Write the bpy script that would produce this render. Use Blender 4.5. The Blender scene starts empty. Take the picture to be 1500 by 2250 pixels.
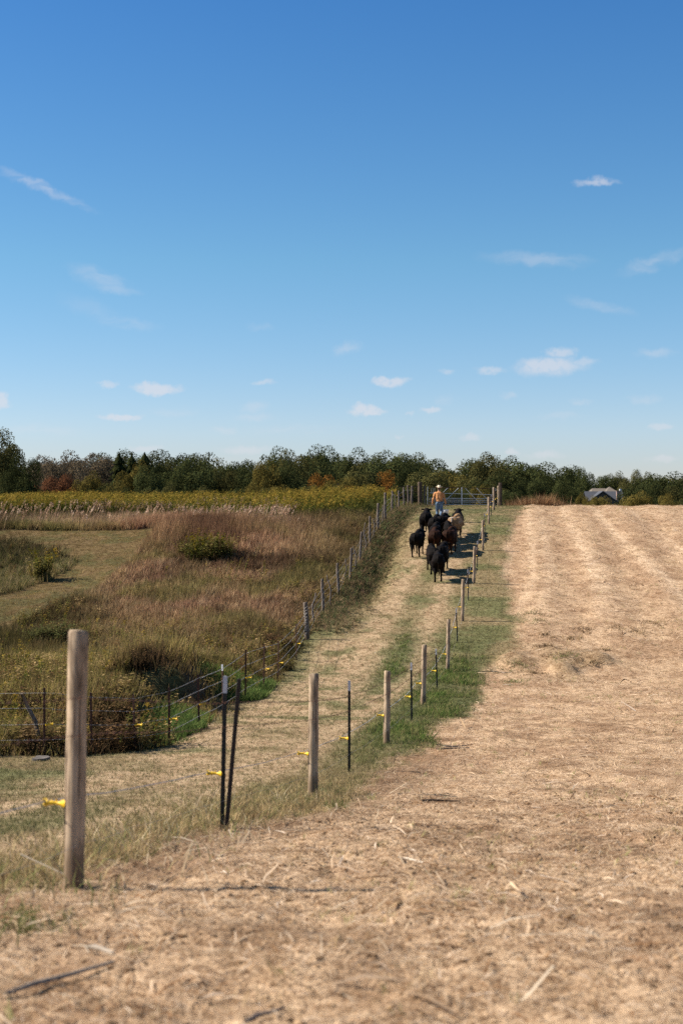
import bpy, bmesh, math, random
import numpy as np
from mathutils import Vector, Matrix
R = math.radians
scn = bpy.context.scene
col = scn.collection
rng = np.random.default_rng(7)
random.seed(7)

# ------------------------------------------------------------------ camera
FPX = 3125.0                      # focal length in units of the 1500x2250 photograph
cam_d = bpy.data.cameras.new('camera'); cam = bpy.data.objects.new('camera', cam_d); col.objects.link(cam)
cam.location = (0, 0, 0); cam.rotation_euler = (R(90), 0, 0)
cam_d.sensor_fit = 'VERTICAL'; cam_d.sensor_height = 36.0; cam_d.lens = 36.0*FPX/2250
cam_d.clip_start = 0.1; cam_d.clip_end = 20000
cam_d.dof.use_dof = True; cam_d.dof.focus_distance = 42; cam_d.dof.aperture_fstop = 2.7
scn.camera = cam

# ------------------------------------------------------------------ light, sky
SUN_EL, SUN_AZ = 41.0, -84.0      # azimuth clockwise from +Y
scn.view_settings.view_transform = 'Standard'; scn.view_settings.look = 'None'
scn.view_settings.gamma = 1; scn.view_settings.exposure = 1.08
sd = bpy.data.lights.new('sun', 'SUN'); sd.energy = 5.0; sd.angle = R(0.55); sd.color = (1.0, 0.92, 0.80)
sun = bpy.data.objects.new('sun', sd); col.objects.link(sun)
sdir = Vector((math.sin(R(SUN_AZ))*math.cos(R(SUN_EL)), math.cos(R(SUN_AZ))*math.cos(R(SUN_EL)), math.sin(R(SUN_EL))))
sun.rotation_euler = sdir.to_track_quat('Z', 'Y').to_euler()

world = bpy.data.worlds.new('World'); scn.world = world; world.use_nodes = True
wt = world.node_tree; wn = wt.nodes; wl = wt.links
bg = wn['Background']
sky = wn.new('ShaderNodeTexSky'); sky.sky_type = 'NISHITA'; sky.sun_disc = False
sky.sun_elevation = R(SUN_EL); sky.sun_rotation = R(SUN_AZ)
sky.altitude = 200; sky.air_density = 1.0; sky.dust_density = 0.25; sky.ozone_density = 2.2
hs = wn.new('ShaderNodeHueSaturation'); hs.inputs['Saturation'].default_value = 1.18; hs.inputs['Value'].default_value = 1.0
wl.new(sky.outputs[0], hs.inputs['Color'])
tint = wn.new('ShaderNodeMix'); tint.data_type = 'RGBA'; tint.blend_type = 'MULTIPLY'; tint.inputs[0].default_value = 1
wl.new(hs.outputs[0], tint.inputs[6])
bg.inputs[1].default_value = 0.064
SKY_TINT = tint

# thin clouds: puffs given by direction (x/y and z/y of the view direction, as pixels of the photograph)
CL = [  # px, py, half width, half height, turn, strength, soft
 (345,854,62,14,0,1,.5),(322,850,26,9,0,.9,.6),(268,916,50,10,0,.95,.5),(235,846,26,8,0,.7,.6),(5,880,22,20,0,.9,.5),(580,842,32,7,0,.6,.7),
 (855,838,46,13,0,1,.5),(822,833,18,10,0,.6,.6),(808,902,46,12,0,1,.5),(790,896,20,9,0,.6,.6),(1075,814,36,12,0,.7,.6),(985,817,28,7,0,.5,.7),
 (1205,805,88,24,-2,.95,.6),(1228,774,38,14,0,.8,.6),(1270,796,50,12,-8,.6,.7),(1312,400,54,10,0,.8,.7),(1310,394,22,9,0,.4,.7),
 (948,902,26,8,0,.8,.6),(905,908,12,6,0,.4,.7),(1125,993,20,9,0,.7,.6),(1028,963,26,9,0,.6,.6),(1455,939,32,10,0,.6,.6),(1270,885,30,9,0,.3,.8),
 (1120,870,24,10,0,.35,.8),(495,945,30,9,0,.35,.8),(560,895,40,18,0,.35,.9),(560,918,60,10,0,.3,.9),(540,987,70,12,0,.6,.7),(320,986,45,9,0,.6,.7),
 (1195,998,50,11,0,.55,.7),(1450,1008,40,9,0,.6,.7),(870,956,16,6,0,.4,.7),(1415,878,40,12,0,.3,.8),(1440,775,50,14,0,.4,.8),(700,1010,260,16,0,.3,.9),
 (80,408,110,15,26,.5,.9),(150,440,70,14,22,.4,.9),(225,610,85,26,18,.4,.95),(255,635,60,14,8,.35,.9),(275,710,80,18,8,.3,.95),(200,680,80,30,20,.15,.95),
 (1180,570,130,20,3,.4,.95),(1440,575,100,18,-18,.38,.95),(1410,590,50,14,-5,.3,.95),(1320,672,90,16,14,.28,.95),(760,766,44,16,-10,.42,.9),(570,718,40,10,5,.15,.9),
 (380,905,70,14,0,.2,.9),(90,945,110,14,3,.25,.9),(980,880,30,16,-20,.2,.9),(1230,915,60,10,0,.22,.9),(640,942,120,12,0,.2,.9)]
tc = wn.new('ShaderNodeTexCoord'); sp = wn.new('ShaderNodeSeparateXYZ'); wl.new(tc.outputs['Generated'], sp.inputs[0])
def M(op, a, b=None, cl=False):
    n = wn.new('ShaderNodeMath'); n.operation = op; n.use_clamp = cl
    for i, v in enumerate((a, b)):
        if v is None: continue
        if isinstance(v, (int, float)): n.inputs[i].default_value = v
        else: wl.new(v, n.inputs[i])
    return n.outputs[0]
yy = M('MAXIMUM', sp.outputs[1], 0.05)
u = M('DIVIDE', sp.outputs[0], yy); v = M('DIVIDE', sp.outputs[2], yy)
ev = wn.new('ShaderNodeValToRGB'); ee = ev.color_ramp.elements
while len(ee) < 5: ee.new(.5)
for q, (p_, c_) in enumerate([(0, (.72, .70, .95)), (.12, (.80, .82, 1.0)), (.38, (.70, .90, .95)), (.8, (.44, .76, 1.0)), (1.0, (.92, .90, .86))]): ee[q].position = p_; ee[q].color = (*c_, 1)
wl.new(M('MULTIPLY', M('ABSOLUTE', sp.outputs[2]), 2.2), ev.inputs[0]); wl.new(ev.outputs[0], tint.inputs[7])
cmb = wn.new('ShaderNodeCombineXYZ'); wl.new(u, cmb.inputs[0]); wl.new(v, cmb.inputs[1])
nz = wn.new('ShaderNodeTexNoise'); nz.inputs['Scale'].default_value = 70; nz.inputs['Detail'].default_value = 5; nz.inputs['Roughness'].default_value = .62
wl.new(cmb.outputs[0], nz.inputs['Vector'])
wsub = wn.new('ShaderNodeVectorMath'); wsub.operation = 'SUBTRACT'; wl.new(nz.outputs['Color'], wsub.inputs[0]); wsub.inputs[1].default_value = (.5, .5, .5)
wsc = wn.new('ShaderNodeVectorMath'); wsc.operation = 'MULTIPLY'; wl.new(wsub.outputs[0], wsc.inputs[0]); wsc.inputs[1].default_value = (.022, .011, 0)
wad = wn.new('ShaderNodeVectorMath'); wad.operation = 'ADD'; wl.new(cmb.outputs[0], wad.inputs[0]); wl.new(wsc.outputs[0], wad.inputs[1])
acc = None; thin = None
for (px, py, a, b, tn, st, so) in CL:
    mp = wn.new('ShaderNodeMapping'); mp.vector_type = 'TEXTURE'
    mp.inputs['Location'].default_value = ((px-750)/FPX, (1125-py)/FPX, 0)
    mp.inputs['Rotation'].default_value = (0, 0, -R(tn)); mp.inputs['Scale'].default_value = (a/FPX, b/FPX, 1)
    wl.new(wad.outputs[0], mp.inputs['Vector'])
    ln = wn.new('ShaderNodeVectorMath'); ln.operation = 'LENGTH'; wl.new(mp.outputs[0], ln.inputs[0])
    mr = wn.new('ShaderNodeMapRange'); mr.interpolation_type = 'SMOOTHSTEP'
    mr.inputs['From Min'].default_value = 1.15; mr.inputs['From Max'].default_value = 1.15-min(1.1, so*1.35)
    mr.inputs['To Max'].default_value = st; wl.new(ln.outputs['Value'], mr.inputs['Value'])
    if so >= .89:
        thin = mr.outputs[0] if thin is None else M('MAXIMUM', thin, mr.outputs[0])
    else:
        acc = mr.outputs[0] if acc is None else M('MAXIMUM', acc, mr.outputs[0])
st2 = wn.new('ShaderNodeMapping'); st2.inputs['Rotation'].default_value = (0, 0, .25); st2.inputs['Scale'].default_value = (40, 170, 1); wl.new(wad.outputs[0], st2.inputs[0])
n2 = wn.new('ShaderNodeTexNoise'); n2.inputs['Scale'].default_value = 1; n2.inputs['Detail'].default_value = 5; wl.new(st2.outputs[0], n2.inputs['Vector'])
thin = M('MULTIPLY', thin, M('SUBTRACT', M('MULTIPLY', n2.outputs[0], 3.4), .8, True))
n3 = wn.new('ShaderNodeTexNoise'); n3.inputs['Scale'].default_value = 190; n3.inputs['Detail'].default_value = 4; wl.new(cmb.outputs[0], n3.inputs['Vector'])
acc = M('MULTIPLY', acc, M('ADD', M('MULTIPLY', n3.outputs[0], 2.4), -.15, True))
den = M('MAXIMUM', acc, thin, True)
den = M('MULTIPLY', den, .62)
cmx = wn.new('ShaderNodeMix'); cmx.data_type = 'RGBA'; wl.new(den, cmx.inputs[0]); wl.new(tint.outputs[2], cmx.inputs[6])
cmx.inputs[7].default_value = (5.6, 5.55, 5.9, 1)
wl.new(cmx.outputs[2], bg.inputs[0])

cy = scn.cycles
cy.max_bounces = 5; cy.diffuse_bounces = 3; cy.glossy_bounces = 2; cy.transmission_bounces = 4; cy.transparent_max_bounces = 4
cy.use_adaptive_sampling = True; cy.adaptive_threshold = 0.01; cy.use_denoising = False

# ------------------------------------------------------------------ helpers
def tag(o, label=None, cat=None, group=None, kind=None):
    if label: o['label'] = label
    if cat: o['category'] = cat
    if group: o['group'] = group
    if kind: o['kind'] = kind
    return o
def empty(name, loc=(0, 0, 0), rz=0):
    o = bpy.data.objects.new(name, None); o.empty_display_size = .2; col.objects.link(o); o.location = loc; o.rotation_euler = (0, 0, rz); return o
def link(name, me, mat=None, parent=None):
    o = bpy.data.objects.new(name, me); col.objects.link(o)
    if mat is not None and len(me.materials) == 0: me.materials.append(mat)
    if parent is not None: o.parent = parent
    return o
def obj(name, bm, mat=None, parent=None, smooth=False):
    me = bpy.data.meshes.new(name); bm.to_mesh(me); bm.free()
    if smooth: me.polygons.foreach_set('use_smooth', [True]*len(me.polygons))
    return link(name, me, mat, parent)
def np_mesh(name, V, T, C=None, smooth=False):
    me = bpy.data.meshes.new(name); n, m, k = len(V), len(T), T.shape[1]
    me.vertices.add(n); me.vertices.foreach_set('co', np.ascontiguousarray(V, dtype=np.float32).ravel())
    me.loops.add(m*k); me.loops.foreach_set('vertex_index', np.ascontiguousarray(T, dtype=np.int32).ravel())
    me.polygons.add(m); me.polygons.foreach_set('loop_start', np.arange(0, m*k, k, dtype=np.int32))
    me.polygons.foreach_set('loop_total', np.full(m, k, dtype=np.int32))
    if smooth: me.polygons.foreach_set('use_smooth', np.ones(m, dtype=bool))
    me.update(calc_edges=True)
    if C is not None:
        a = me.color_attributes.new('Col', 'FLOAT_COLOR', 'POINT')
        cc = np.ones((n, 4), dtype=np.float32); cc[:, :3] = C; a.data.foreach_set('color', cc.ravel())
    return me

# -------- noise
_T = np.random.default_rng(99).random((256, 256))
def vn(x, y, s=0):
    x = np.asarray(x, float)+s*17.3; y = np.asarray(y, float)+s*9.7
    xi = np.floor(x).astype(int); yi = np.floor(y).astype(int); fx = x-xi; fy = y-yi
    fx = fx*fx*(3-2*fx); fy = fy*fy*(3-2*fy)
    g = lambda a, b: _T[a & 255, b & 255]
    return (g(xi, yi)*(1-fx)+g(xi+1, yi)*fx)*(1-fy)+(g(xi, yi+1)*(1-fx)+g(xi+1, yi+1)*fx)*fy
def fbm(x, y, s=0, o=4):
    r = 0; a = .5; t = 0
    for i in range(o): r = r+a*vn(x*2**i, y*2**i, s+i*3); t += a; a *= .5
    return r/t
def ss(a, b, x): 
    t = np.clip((np.asarray(x, float)-a)/(b-a), 0, 1); return t*t*(3-2*t)

# ------------------------------------------------------------------ terrain shape
_py = [(-60,-1.3),(0,-1.40),(2,-1.42),(4.5,-1.64),(7.8,-2.04),(11.7,-2.62),(15.6,-3.12),(19.5,-3.58),(23.4,-3.82),(27.3,-4.0),(31.2,-4.23),(35.1,-4.40),(39,-4.42),
 (42.9,-3.92),(46.8,-3.60),(50.7,-3.15),(54.6,-2.74),(58.5,-2.28),(62.4,-1.68),(66.3,-1.12),(70.2,-.56),(74.1,-.18),(78,.12),(82,.29),(85.8,.37),(89,.34),(94,.05),(104,-1.2),(125,-3.2),(150,-4.0),(400,-5),(3000,-14),(9000,-30)]
_Y = np.concatenate([np.arange(-60, 160, .25)]); _Z = np.interp(_Y, [a for a, b in _py], [b for a, b in _py])
_k = np.exp(-.5*(np.arange(-12, 13)*.25/1.1)**2); _k /= _k.sum(); _Zs = np.convolve(np.pad(_Z, 12, 'edge'), _k, 'valid')
def prof(y):
    y = np.asarray(y, float)
    return np.where(y < 155, np.interp(y, _Y, _Zs), np.interp(y, [a for a, b in _py], [b for a, b in _py]))
_gy = np.arange(3.5, 86, .1); _gp = 1125-FPX*prof(_gy)/_gy
def GY(py): return float(np.interp(-py, -_gp, _gy))
def G(px, py):
    y = GY(py); return ((px-750)/FPX*y, y)
_L = [(21.3,-8.0),(21.6,-4.5),(22.3,-3.2),(22.9,-2.76),(26,-2.6),(29,-2.4),(31.6,-2.1),(34.6,-1.9),(37,-1.65),(41,-1.3),(43.5,-1.06),(49,-.64),(52,-.12),(55,.32),(59.5,.76),(63.6,1.26),(68,1.74),(71.5,2.17),(76.5,2.7),(83,3.88),(86,4.6),(90,5.0)]
def LX(y): return np.where(np.asarray(y) < 21.3, -60, np.interp(y, [a for a, b in _L], [b for a, b in _L]))
def FX(y): return 0.13984*np.asarray(y, float)-2.543
_E = [(0,-3.5),(5,-2.2),(6.5,-1.0),(7.8,-.30),(9.5,-.15),(11,-.12),(13,.4),(16,.6),(21,.6),(30,.95),(38,1.15),(43,1.8),(47,1.9),(51,1.3),(56,1.0),(65,1.0),(78,1.5),(90,2.2)]
def field_w(x, y):
    e = np.interp(y, [a for a, b in _E], [b for a, b in _E])+(fbm(x*.9, y*.5, 5)-.5)*1.1
    return ss(-.28, .28, np.asarray(x)-FX(y)-e)
def left_w(x, y):
    y = np.asarray(y, float); y = y+1.6*(fbm(np.asarray(x)*.8, y*.0+3, 15)-.42)*ss(26, 21, y)
    return ss(.15, -.35, np.asarray(x)-LX(y)+(fbm(x*1.1, y*1.1, 8)-.5)*.7)
# gully beyond the lower wire fence
_GU = [(-6.4, 23.6, .8, .6), (-4.05, 23.9, .85, 1.2), (-4.0, 29.2, .9, .5)]
def gz(x, y):
    x = np.asarray(x, float); y = np.asarray(y, float)
    z = prof(y)
    near = ss(130, 90, y); cal = 1-.75*np.exp(-((x-FX(y))/1.6)**2)
    z = z+cal*near*((fbm(x*.22, y*.22, 1)-.5)*.22+(fbm(x*.9, y*.9, 2, 3)-.5)*.07)*ss(3, 12, y)
    lw = left_w(x, y)
    z = z+lw*near*((fbm(x*.12, y*.12, 3)-.5)*.7)*ss(0, 6, LX(y)-x)
    z = z-.42*ss(2, 12, LX(y)-x)*ss(66, 80, y)*near
    fw = field_w(x, y)*near
    d = x-FX(y)
    z = z+fw*(.035*np.sin((d+.8*vn(x*.1, y*.06, 6))*2*np.pi/2.3)*ss(35, 50, y)+(vn(x*2.2, y*2.2, 7)-.5)*.05+(vn(x*6, y*6, 8)-.5)*.028*ss(40, 20, y)+(vn(x*13, y*11, 9)-.5)*.022*ss(15, 12, y))
    z = z+fw*.30*np.maximum(0, fbm(x*.8, y*.45, 11)-.56)*3*ss(2.5, 1, np.abs(y-40-.35*(x-6)))
    # ditch bank beside the old fence
    dl = x-LX(y)
    z = z-.30*np.exp(-((dl-.9)/.55)**2)*ss(48, 54, y)*ss(78, 70, y)
    z = z+lw*near*.38*ss(25.0, 27.0, y+.5*vn(x, x*0, 12))*ss(44, 34, y)*ss(.2, 1.5, -dl)
    z = z+.55*np.exp(-((x+4.0)/1.0)**4)*ss(29.9, 30.2, y+.3*vn(x*2, x*0, 13))*ss(36, 32, y)
    for (gx, gy, gr, gd) in _GU:
        z = z-gd*np.exp(-(((x-gx)/gr)**2+((y-gy)/(gr*.9))**2)**1.3)
    return z
def g1(x, y): return float(gz(np.array([x]), np.array([y]))[0])

def inpoly(x, y, P):
    x = np.asarray(x); y = np.asarray(y); r = np.zeros(x.shape, bool); n = len(P)
    for i in range(n):
        x1, y1 = P[i]; x2, y2 = P[(i+1) % n]
        c = ((y1 > y) != (y2 > y)) & (x < (x2-x1)*(y-y1)/((y2-y1) or 1e-9)+x1); r ^= c
    return r
PATH = [G(*p) for p in [(-60,1335),(0,1310),(70,1276),(110,1262),(170,1225),(130,1214),(60,1196),(-60,1190),(-60,1170),(0,1168),(300,1168),(390,1155),(350,1178),(315,1208),(270,1245),(215,1290),(140,1330),(70,1365),(-60,1410)]]
ISLE = [G(*p) for p in [(-80,1330),(0,1308),(70,1275),(110,1260),(168,1226),(130,1216),(60,1198),(-80,1192)]]

# ------------------------------------------------------------------ materials
def new_mat(name):
    m = bpy.data.materials.new(name); m.use_nodes = True; nt = m.node_tree
    return m, nt, nt.nodes, nt.links, nt.nodes['Principled BSDF']
def coords(n, l, scale=(1, 1, 1), kind='Object'):
    t = n.new('ShaderNodeTexCoord'); mp = n.new('ShaderNodeMapping'); mp.inputs['Scale'].default_value = scale; l.new(t.outputs[kind], mp.inputs[0]); return mp.outputs[0]
def noise(n, l, vec, scale, detail=4, rough=.6):
    z = n.new('ShaderNodeTexNoise'); z.inputs['Scale'].default_value = scale; z.inputs['Detail'].default_value = detail; z.inputs['Roughness'].default_value = rough
    if vec is not None: l.new(vec, z.inputs['Vector'])
    return z.outputs[0]
def ramp(n, l, f, stops):
    r = n.new('ShaderNodeValToRGB'); e = r.color_ramp.elements
    while len(e) < len(stops): e.new(.5)
    for i, (p, c) in enumerate(stops): e[i].position = p; e[i].color = (*c, 1)
    l.new(f, r.inputs[0]); return r.outputs[0]
def bump(n, l, h, strength, dist, bsdf):
    b = n.new('ShaderNodeBump'); b.inputs['Strength'].default_value = strength; b.inputs['Distance'].default_value = dist; l.new(h, b.inputs['Height']); l.new(b.outputs[0], bsdf.inputs['Normal'])
def mix(n, l, f, a, b, mode='MIX'):
    m = n.new('ShaderNodeMix'); m.data_type = 'RGBA'; m.blend_type = mode
    for i, v in ((0, f), (6, a), (7, b)):
        if isinstance(v, (int, float)): m.inputs[i].default_value = v
        elif isinstance(v, tuple): m.inputs[i].default_value = (*v, 1)
        else: l.new(v, m.inputs[i])
    return m.outputs[2]
def simple(name, c1, c2=None, scale=8, rough=.8, stretch=(1, 1, 1), bmp=0, metal=0, spec=.3):
    m, nt, n, l, p = new_mat(name); c2 = c2 or tuple(x*.7 for x in c1)
    v = coords(n, l, stretch); f = noise(n, l, v, scale)
    l.new(ramp(n, l, f, [(.3, c2), (.7, c1)]), p.inputs['Base Color'])
    p.inputs['Roughness'].default_value = rough; p.inputs['Metallic'].default_value = metal; p.inputs['Specular IOR Level'].default_value = spec
    if bmp: bump(n, l, f, .6, bmp, p)
    return m
def leafmat(name, transl=.35, objcol=False, rough=.75):
    m, nt, n, l, p = new_mat(name)
    a = n.new('ShaderNodeAttribute'); a.attribute_name = 'Col'; c = a.outputs['Color']
    if objcol:
        oi = n.new('ShaderNodeObjectInfo'); c = mix(n, l, 1.0, c, oi.outputs['Color'], 'MULTIPLY')
    out = n['Material Output']; df = n.new('ShaderNodeBsdfDiffuse'); tr = n.new('ShaderNodeBsdfTranslucent')
    l.new(c, df.inputs[0]); l.new(c, tr.inputs[0])
    mx = n.new('ShaderNodeMixShader'); mx.inputs[0].default_value = transl; l.new(df.outputs[0], mx.inputs[1]); l.new(tr.outputs[0], mx.inputs[2])
    gl = n.new('ShaderNodeBsdfGlossy'); gl.inputs['Roughness'].default_value = .45; gl.inputs[0].default_value = (.8, .8, .8, 1)
    m2 = n.new('ShaderNodeMixShader'); m2.inputs[0].default_value = 0.0; l.new(mx.outputs[0], m2.inputs[1]); l.new(gl.outputs[0], m2.inputs[2])
    l.new(m2.outputs[0], out.inputs['Surface']); n.remove(p)
    return m
GRASS = leafmat('grass_blades', .3)
LEAF = leafmat('tree_leaves', .22, True)

gm, nt, n, l, p = new_mat('ground_soil_and_thatch')
at = n.new('ShaderNodeAttribute'); at.attribute_name = 'Col'
tcg = n.new('ShaderNodeTexCoord'); vec = tcg.outputs['Object']
f1 = noise(n, l, vec, 9, 5, .7); f2 = noise(n, l, vec, 45, 4, .7); mpg = n.new('ShaderNodeMapping'); mpg.inputs['Scale'].default_value = (1, .55, 1); mpg.inputs['Rotation'].default_value = (0, 0, .14); l.new(vec, mpg.inputs[0]); f3 = noise(n, l, mpg.outputs[0], 3.2, 6, .7)
c = mix(n, l, 1.0, at.outputs['Color'], ramp(n, l, f1, [(.30, (.42, .36, .31)), (.50, (1.0, 1.0, 1.0)), (.75, (1.3, 1.32, 1.34))]), 'MULTIPLY')
c = mix(n, l, 1.0, c, ramp(n, l, f2, [(.38, (.26, .19, .15)), (.50, (1.08, 1.06, 1.05)), (.62, (1.3, 1.32, 1.36))]), 'MULTIPLY')
c = mix(n, l, 1.0, c, ramp(n, l, f3, [(.34, (.66, .60, .54)), (.52, (1.04, 1.04, 1.04)), (.7, (1.14, 1.16, 1.18))]), 'MULTIPLY')
l.new(c, p.inputs['Base Color']); p.inputs['Roughness'].default_value = .95; p.inputs['Specular IOR Level'].default_value = .1
ma = n.new('ShaderNodeMath'); ma.operation = 'ADD'; l.new(f1, ma.inputs[0]); l.new(f2, ma.inputs[1])
bump(n, l, ma.outputs[0], .9, .022, p)
GROUND = gm

# ------------------------------------------------------------------ ground colour by what covers it
C_ = lambda *a: np.array(a, float)
def lerp(a, b, w): return a*(1-w[..., None])+b*w[..., None]
def ground_col(x, y):
    x = np.asarray(x, float); y = np.asarray(y, float)
    n1 = fbm(x*.5, y*.5, 21); n2 = fbm(x*1.6, y*1.1, 22); n3 = fbm(x*.15, y*.15, 23)
    d = x-FX(y); dl = x-LX(y)
    # lane
    base = np.broadcast_to(C_(.22, .17, .09), x.shape+(3,)).copy()
    base = lerp(base, C_(.13, .13, .055), ss(.42, .62, n1))
    tan = C_(.345, .25, .15)
    tr = np.maximum(np.exp(-((d+1.15+.3*(n3-.5))/.42)**2), np.exp(-((d+2.75+.3*(n3-.5))/.5)**2))*ss(80, 62, y)
    tr = np.maximum(tr, ss(1.9, .6, np.abs(d+2.6+.02*(y-30)))*ss(47, 42, y)*ss(8, 20, y)*.8)
    base = lerp(base, tan, np.clip(tr*(.15+1.2*ss(.22, .55, n2)), 0, 1))
    gr = ss(-1.0, -.2, d)*ss(17, 26, y)*ss(45, 39, y)*ss(1.5, .7, d)
    gr = np.maximum(gr, np.exp(-((d+1.5)/.5)**2)*ss(34, 38, y)*ss(47, 42, y))
    base = lerp(base, C_(.09, .10, .04), np.clip(gr*(.4+1.1*n2), 0, 1))
    vg = ss(1.7, .6, dl)*ss(45, 50, y)
    base = lerp(base, C_(.13, .10, .05), vg*.8)
    # meadow
    lw = left_w(x, y)
    md = np.broadcast_to(C_(.09, .06, .035), x.shape+(3,)).copy()
    md = lerp(md, C_(.09, .09, .035), ss(.45, .65, n1))
    pa = inpoly(x, y, PATH); md[pa] = lerp(np.broadcast_to(C_(.13, .09, .04), x.shape+(3,)).copy(), C_(.085, .075, .028), ss(.4, .6, n2))[pa]
    base = lerp(base, md, lw)
    fw = field_w(x, y); ef = d-np.interp(y, [a_ for a_, b_ in _E], [b_ for a_, b_ in _E])
    fc = np.broadcast_to(C_(.43, .302, .188), x.shape+(3,)).copy()
    fc = lerp(fc, C_(.27, .17, .10), ss(.45, .68, n2)*.7)
    uu = d+1.9*vn(x*.09, y*.05, 6)-.05*np.maximum(0, 74-y)**1.25*ss(1, 12, d)
    st = np.maximum(np.exp(-((uu % 1.9-.95)/.16)**2), .6*np.exp(-(((uu*.83+.4) % 1.3-.6)/.16)**2))*(.5+.9*vn(x*.6, y*.15, 14)); st2 = np.exp(-(((uu+.5) % 1.9-.95)/.25)**2)
    fc = lerp(fc, C_(.33, .215, .13), np.clip(st2*ss(36, 60, y)*.5, 0, 1))
    fc = lerp(fc, C_(.58, .44, .30), np.clip(st*ss(36, 60, y)*.5, 0, 1))
    fc = lerp(fc, C_(.27, .19, .11), ss(.55, .7, fbm(x*.8, y*.45, 11))*ss(4, 1.5, np.abs(y-40-.35*(x-6)))*.8)
    fc = lerp(fc, C_(.17, .105, .06), np.clip(np.exp(-(ef/.55)**2)*(y < 22)*(.3+.9*fbm(x*2, y*2, 34)), 0, .85)); fc = lerp(fc, C_(.24, .15, .085), ss(.56, .68, fbm(x*1.7, y*1.7, 36))*.7*(y < 30))
    base = lerp(base, fc, fw)
    far = ss(92, 110, y); base = lerp(base, C_(.08, .085, .035), far)
    return base
xs = np.unique(np.round(np.concatenate([-np.geomspace(30, 9000, 26), np.arange(-30, -14, .5), np.arange(-14, -4, .2), np.arange(-4, 4, .07), np.arange(4, 16, .2), np.arange(16, 34, .5), np.geomspace(34, 9000, 26)]), 4))
ys = np.unique(np.round(np.concatenate([-np.geomspace(4, 9000, 20), np.arange(-4, 3.5, .5), np.arange(3.5, 14, .07), np.arange(14, 45, .16), np.arange(45, 96, .25), np.arange(96, 160, 2), np.geomspace(160, 9000, 26)]), 4))
X, Y = np.meshgrid(xs, ys); Z = gz(X.ravel(), Y.ravel()); V = np.stack([X.ravel(), Y.ravel(), Z], 1)
nx, ny = len(xs), len(ys); i = np.arange(nx-1)[None, :]+np.arange(ny-1)[:, None]*nx
Q = np.stack([i, i+1, i+1+nx, i+nx], -1).reshape(-1, 4)
go = link('ground', np_mesh('ground', V, Q, ground_col(X.ravel(), Y.ravel()), True), GROUND); tag(go, kind='structure')

# ------------------------------------------------------------------ scatter machinery
def blade_t(k, seed, spread=.35, bend=.5, w=.03, segs=2, hv=.5, flop=.0):
    r = np.random.default_rng(seed); V = []; T = []; C = []
    for _ in range(k):
        a = r.random()*6.283; o = r.normal(0, spread, 2)*.5; h = 1-hv*r.random(); b = bend*(.3+r.random()); f = r.random()*6.283
        dx, dy = math.cos(f)*w, math.sin(f)*w; bx, by = math.cos(a)*b, math.sin(a)*b
        s = len(V); t = .75+.5*r.random(); cc = np.array([t, t, t])*np.array([1, .96+.08*r.random(), 1])
        pts = [(0, 1)] + ([(.5, .8)] if segs == 2 else []) + [(1, 0)]
        for (q, ww) in pts:
            cx, cyy, cz = o[0]+bx*q*q, o[1]+by*q*q, h*q*(1-.25*b*q)
            if ww > 0: V += [(cx-dx*ww, cyy-dy*ww, cz), (cx+dx*ww, cyy+dy*ww, cz)]; C += [cc*(.85+.25*q)]*2
            else: V += [(cx, cyy, cz)]; C += [cc*1.1]
        if segs == 2: T += [(s, s+1, s+3), (s, s+3, s+2), (s+2, s+3, s+4)]
        else: T += [(s, s+1, s+2)]
    return np.array(V), np.array(T), np.array(C)
def feather_t(seed, kind='gold'):
    """tall weed: stem, small leaves and a flower head"""
    r = np.random.default_rng(seed); V = []; T = []; C = []
    def tri(a, b, c, cc):
        s = len(V); V.extend([a, b, c]); T.append((s, s+1, s+2)); C.extend([cc]*3)
    la = r.random()*6.28; L = np.array([math.cos(la), math.sin(la), 0])*.12
    stem = C_(.55, .6, .25) if kind == 'gold' else C_(.9, .75, .55)
    f = r.random()*6.28; w = np.array([math.cos(f), math.sin(f), 0])*.012
    tri(-w, w, L+np.array([0, 0, 1.]), stem)
    for _ in range(22 if kind == 'gold' else 3):
        q = .1+.65*r.random(); c0 = L*q+np.array([0, 0, q]); a = r.random()*6.28
        d = np.array([math.cos(a), math.sin(a), .5*r.random()])*(.10+.08*r.random()); sd_ = np.array([-math.sin(a), math.cos(a), 0])*.018
        tri(c0-sd_, c0+sd_, c0+d, C_(.38, .52, .2)*(.7+.6*r.random()) if kind == 'gold' else C_(.6, .5, .3))
    for _ in range(15 if kind == 'gold' else 26):
        q = .72+.3*r.random(); c0 = L*q*1.2+np.array([0, 0, q])+r.normal(0, .03 if kind == 'gold' else .015, 3)
        d = r.normal(0, .035, 3)+L*.25; e = r.normal(0, .016, 3)
        tri(c0-e, c0+e, c0+d, (C_(.95, .80, .26) if kind == 'gold' else C_(1, .9, .8))*(.65+.6*r.random()))
    return np.array(V), np.array(T), np.array(C)
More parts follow.
